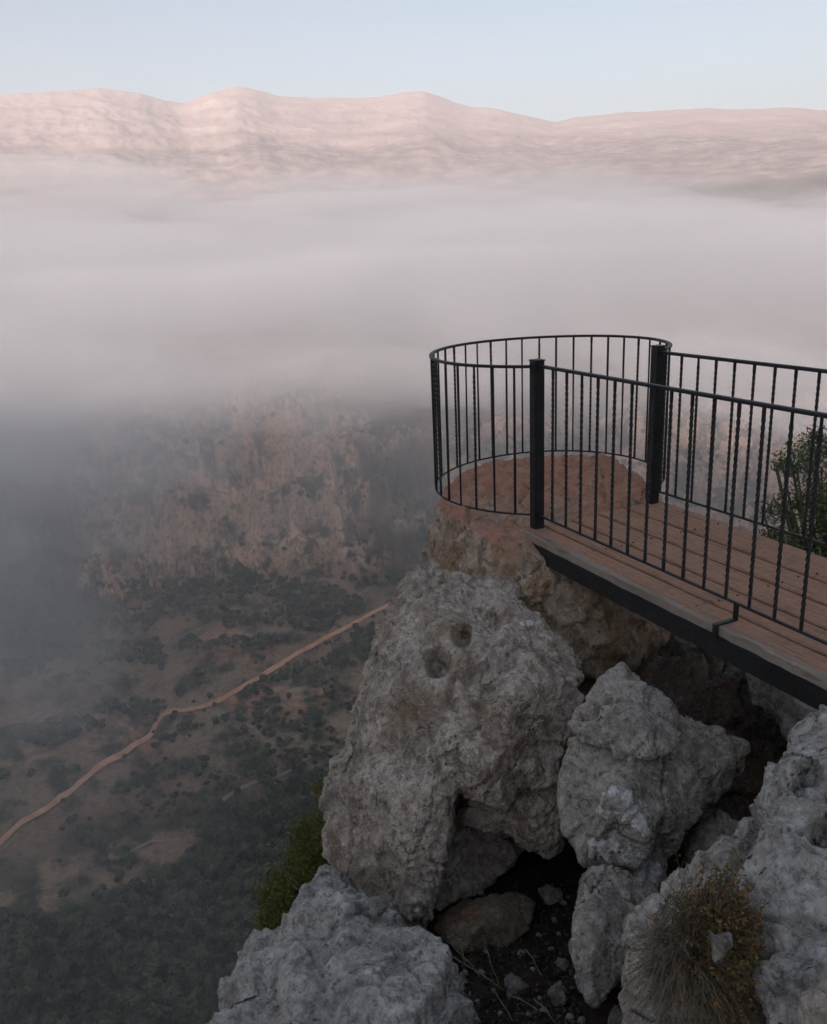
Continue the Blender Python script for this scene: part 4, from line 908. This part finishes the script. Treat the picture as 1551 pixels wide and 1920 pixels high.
R3 = ribbon('path', [(200, 1640), (240, 1600), (285, 1578), (340, 1575)], 2.0, 2.0, M_TRAIL, 0.6, 2.0, 2)
def road_dist(p):
    return min(np.min(np.hypot(R1[:, 0] - p[0], R1[:, 1] - p[1])), 2 + np.min(np.hypot(R2[:, 0] - p[0], R2[:, 1] - p[1])))
TREEM = [leaf_mat('far_oak_leaves', (0.020, 0.038, 0.022), (0.050, 0.075, 0.040)), leaf_mat('far_dry_leaves', (0.05, 0.055, 0.028), (0.11, 0.10, 0.05)), leaf_mat('far_green_leaves', (0.035, 0.065, 0.022), (0.08, 0.115, 0.04))]
def far_tree(seed, mat):
    g = np.random.RandomState(seed); L = [(g.uniform(-.9, .9), g.uniform(-.9, .9), 2.0 + g.uniform(-.6, .9), g.uniform(.9, 1.5)) for _ in range(5)]
    me = leaf_mesh('crown', L, 420, 0.40, seed, 0.72, 1.1, True); V, _ = get_vn(me); n = len(V)
    Fq = np.array([list(p.vertices) for p in me.polygons]); tv, tf = tube_chunk([(0, 0, -.6), (0.05, 0, 1.0), (.1, .05, 2.0)], [.16, .12, .06], 4)
    V = np.concatenate([V, np.array(tv)]); Fq = np.concatenate([Fq, np.array([f for f in tf if len(f) == 4]) + n]); me2 = mesh_np('far_tree', V, Fq, False); me2.materials.append(mat); return me2, V, Fq
FT = [far_tree(200 + k, TREEM[[0, 0, 1, 0, 2][k]]) for k in range(5)]
def mist_lab(): pass
g = np.random.RandomState(77); placed = []; tries = 0
def inpoly(x, y, poly):
    c = False; j = len(poly) - 1
    for i in range(len(poly)):
        xi, yi = poly[i]; xj, yj = poly[j]
        if (yi > y) != (yj > y) and x < (xj - xi) * (y - yi) / (yj - yi) + xi: c = not c
        j = i
    return c
CLEAR = [(60, 1590), (220, 1480), (300, 1400), (430, 1340), (560, 1290), (650, 1270), (650, 1480), (560, 1470), (440, 1500), (400, 1620), (300, 1660), (200, 1720), (60, 1700)]
FOREST = [(-60, 1720), (110, 1730), (210, 1725), (310, 1640), (390, 1640), (450, 1520), (560, 1470), (680, 1460), (760, 1600), (760, 1960), (-60, 1960)]
protos = {}
ntree = 0
while ntree < 280 and tries < 6000:
    tries += 1; x, y = g.uniform(-20, 700), g.uniform(1270, 1740)
    if not inpoly(x, y, CLEAR): continue
    if fbm(np.array([[x / 90, y / 60, 0]]), 2, 9)[0] < -0.12 + 0.25 * (y > 1560) * (x < 330): continue
    p = on_land(x, y)
    if p is None or road_dist(p) < 2.6 or any((p[0] - q[0]) ** 2 + (p[1] - q[1]) ** 2 < 9 for q in placed): continue
    placed.append(p); k = g.choice(5, p=[.3, .25, .15, .2, .1])
    if k not in protos: o = bpy.data.objects.new('hillside_tree', FT[k][0]); protos[k] = o
    else: o = protos[k].copy()
    COL.objects.link(o); o.location = p; s = g.uniform(.6, 1.35) * (1.25 if g.rand() < .12 else 1); o.scale = (s * 1.15, s * 1.15, s * g.uniform(.8, 1.15)); o.rotation_euler = (0, 0, g.uniform(0, 6.28))
    tag(o, 'small dark scrubby oak dotted over the dry red hillside beside the dirt road', 'tree', 'scrubby oaks dotted over the hillside'); ntree += 1
# a few crowns standing in front of the track
for (x, y) in [(612, 1208), (620, 1204), (628, 1201), (636, 1197), (288, 1372), (292, 1352), (470, 1292), (384, 1332), (700, 1156), (345, 1345), (540, 1246), (120, 1502), (402, 1322), (235, 1420)]:
    p = on_land(x, y + 3)
    if p is None: continue
    o = protos[sorted(protos)[(x + y) % len(protos)]].copy(); COL.objects.link(o); o.location = p; s = g.uniform(.6, 1.0); o.scale = (s, s, s); o.rotation_euler = (0, 0, x); ntree += 1
    tag(o, 'small dark scrubby oak dotted over the dry red hillside beside the dirt road', 'tree', 'scrubby oaks dotted over the hillside')
Vs = []; Fs = []; off = 0; cnt = 0
def wood(name, test, n, smin, smax, mats, seed):
    g = np.random.RandomState(seed); A = {}
    c = 0; tr = 0
    while c < n and tr < n * 8:
        tr += 1; q = test(g)
        if q is None: continue
        p = on_land(*q)
        if p is None or road_dist(p) < 4: continue
        k = g.choice(mats); s = smin + (smax - smin) * g.rand() ** 1.6; a = g.uniform(0, 6.28); V, Fq = FT[k][1], FT[k][2]
        R = np.array([[math.cos(a), -math.sin(a), 0], [math.sin(a), math.cos(a), 0], [0, 0, g.uniform(.8, 1.2)]])
        A.setdefault(k, []).append(((V @ R.T) * s + p, Fq)); c += 1
    V = []; Fq = []; mi = []; off = 0; ms = []
    for k, lst in A.items():
        mk = FT[k][0].materials[0]
        if mk not in ms: ms.append(mk)
        for v, f in lst: V.append(v); Fq.append(f + off); off += len(v); mi.append(np.full(len(f), ms.index(mk)))
    me = mesh_np(name, np.concatenate(V), np.concatenate(Fq), False); o = link(name, me)
    for mk in ms: me.materials.append(mk)
    me.polygons.foreach_set('material_index', np.concatenate(mi).astype(np.int32)); tag(o, kind='stuff')
def f1(g):
    x, y = g.uniform(-60, 720), g.uniform(1440, 2010)
    return (x, y) if inpoly(x, y, FOREST) or (y > 1900) else None
wood('forest', f1, 2300, 0.9, 2.6, [0, 1, 3, 0, 4, 3], 5)
def f2(g):
    x, y = g.uniform(-60, 820), g.uniform(1085, 1460)
    if inpoly(x, y, CLEAR): return None
    return (x, y) if fbm(np.array([[x / 130, y / 45, 0]]), 3, 19)[0] > -0.10 + 0.25 * (y > 1220) else None
wood('scrub', f2, 1900, 0.7, 1.5, [0, 1, 3, 2], 6)
def f3(g):
    x, y = g.uniform(-60, 1600), g.uniform(700, 1100)
    if 170 < x < 640 and 840 < y < 1090 and g.rand() < .8: return None
    return (x, y) if fbm(np.array([[x / 120, y / 80, 0]]), 3, 29)[0] > 0.0 else None
wood('cliff_scrub', f3, 700, 0.8, 1.6, [0, 1, 3, 2], 7)
SM_ = stone_mesh(140)
for (x, y, s, lb) in ((560, 1112, 2.6, 'whitish rock standing out of the dark scrub below the reddish cliff'), (338, 1155, 1.6, 'tiny whitish rock in the misty scrub left of the valley middle'), (505, 1200, 1.8, 'pale rock among the scrub just above the dirt road')):
    p = on_land(x, y)
    if p is None: continue
    o = link('rock', SM_.copy(), M_PALE); o.location = p + np.array([0, 0, s * .4]); o.scale = (s, s, s * 1.2); tag(o, lb, 'rock')
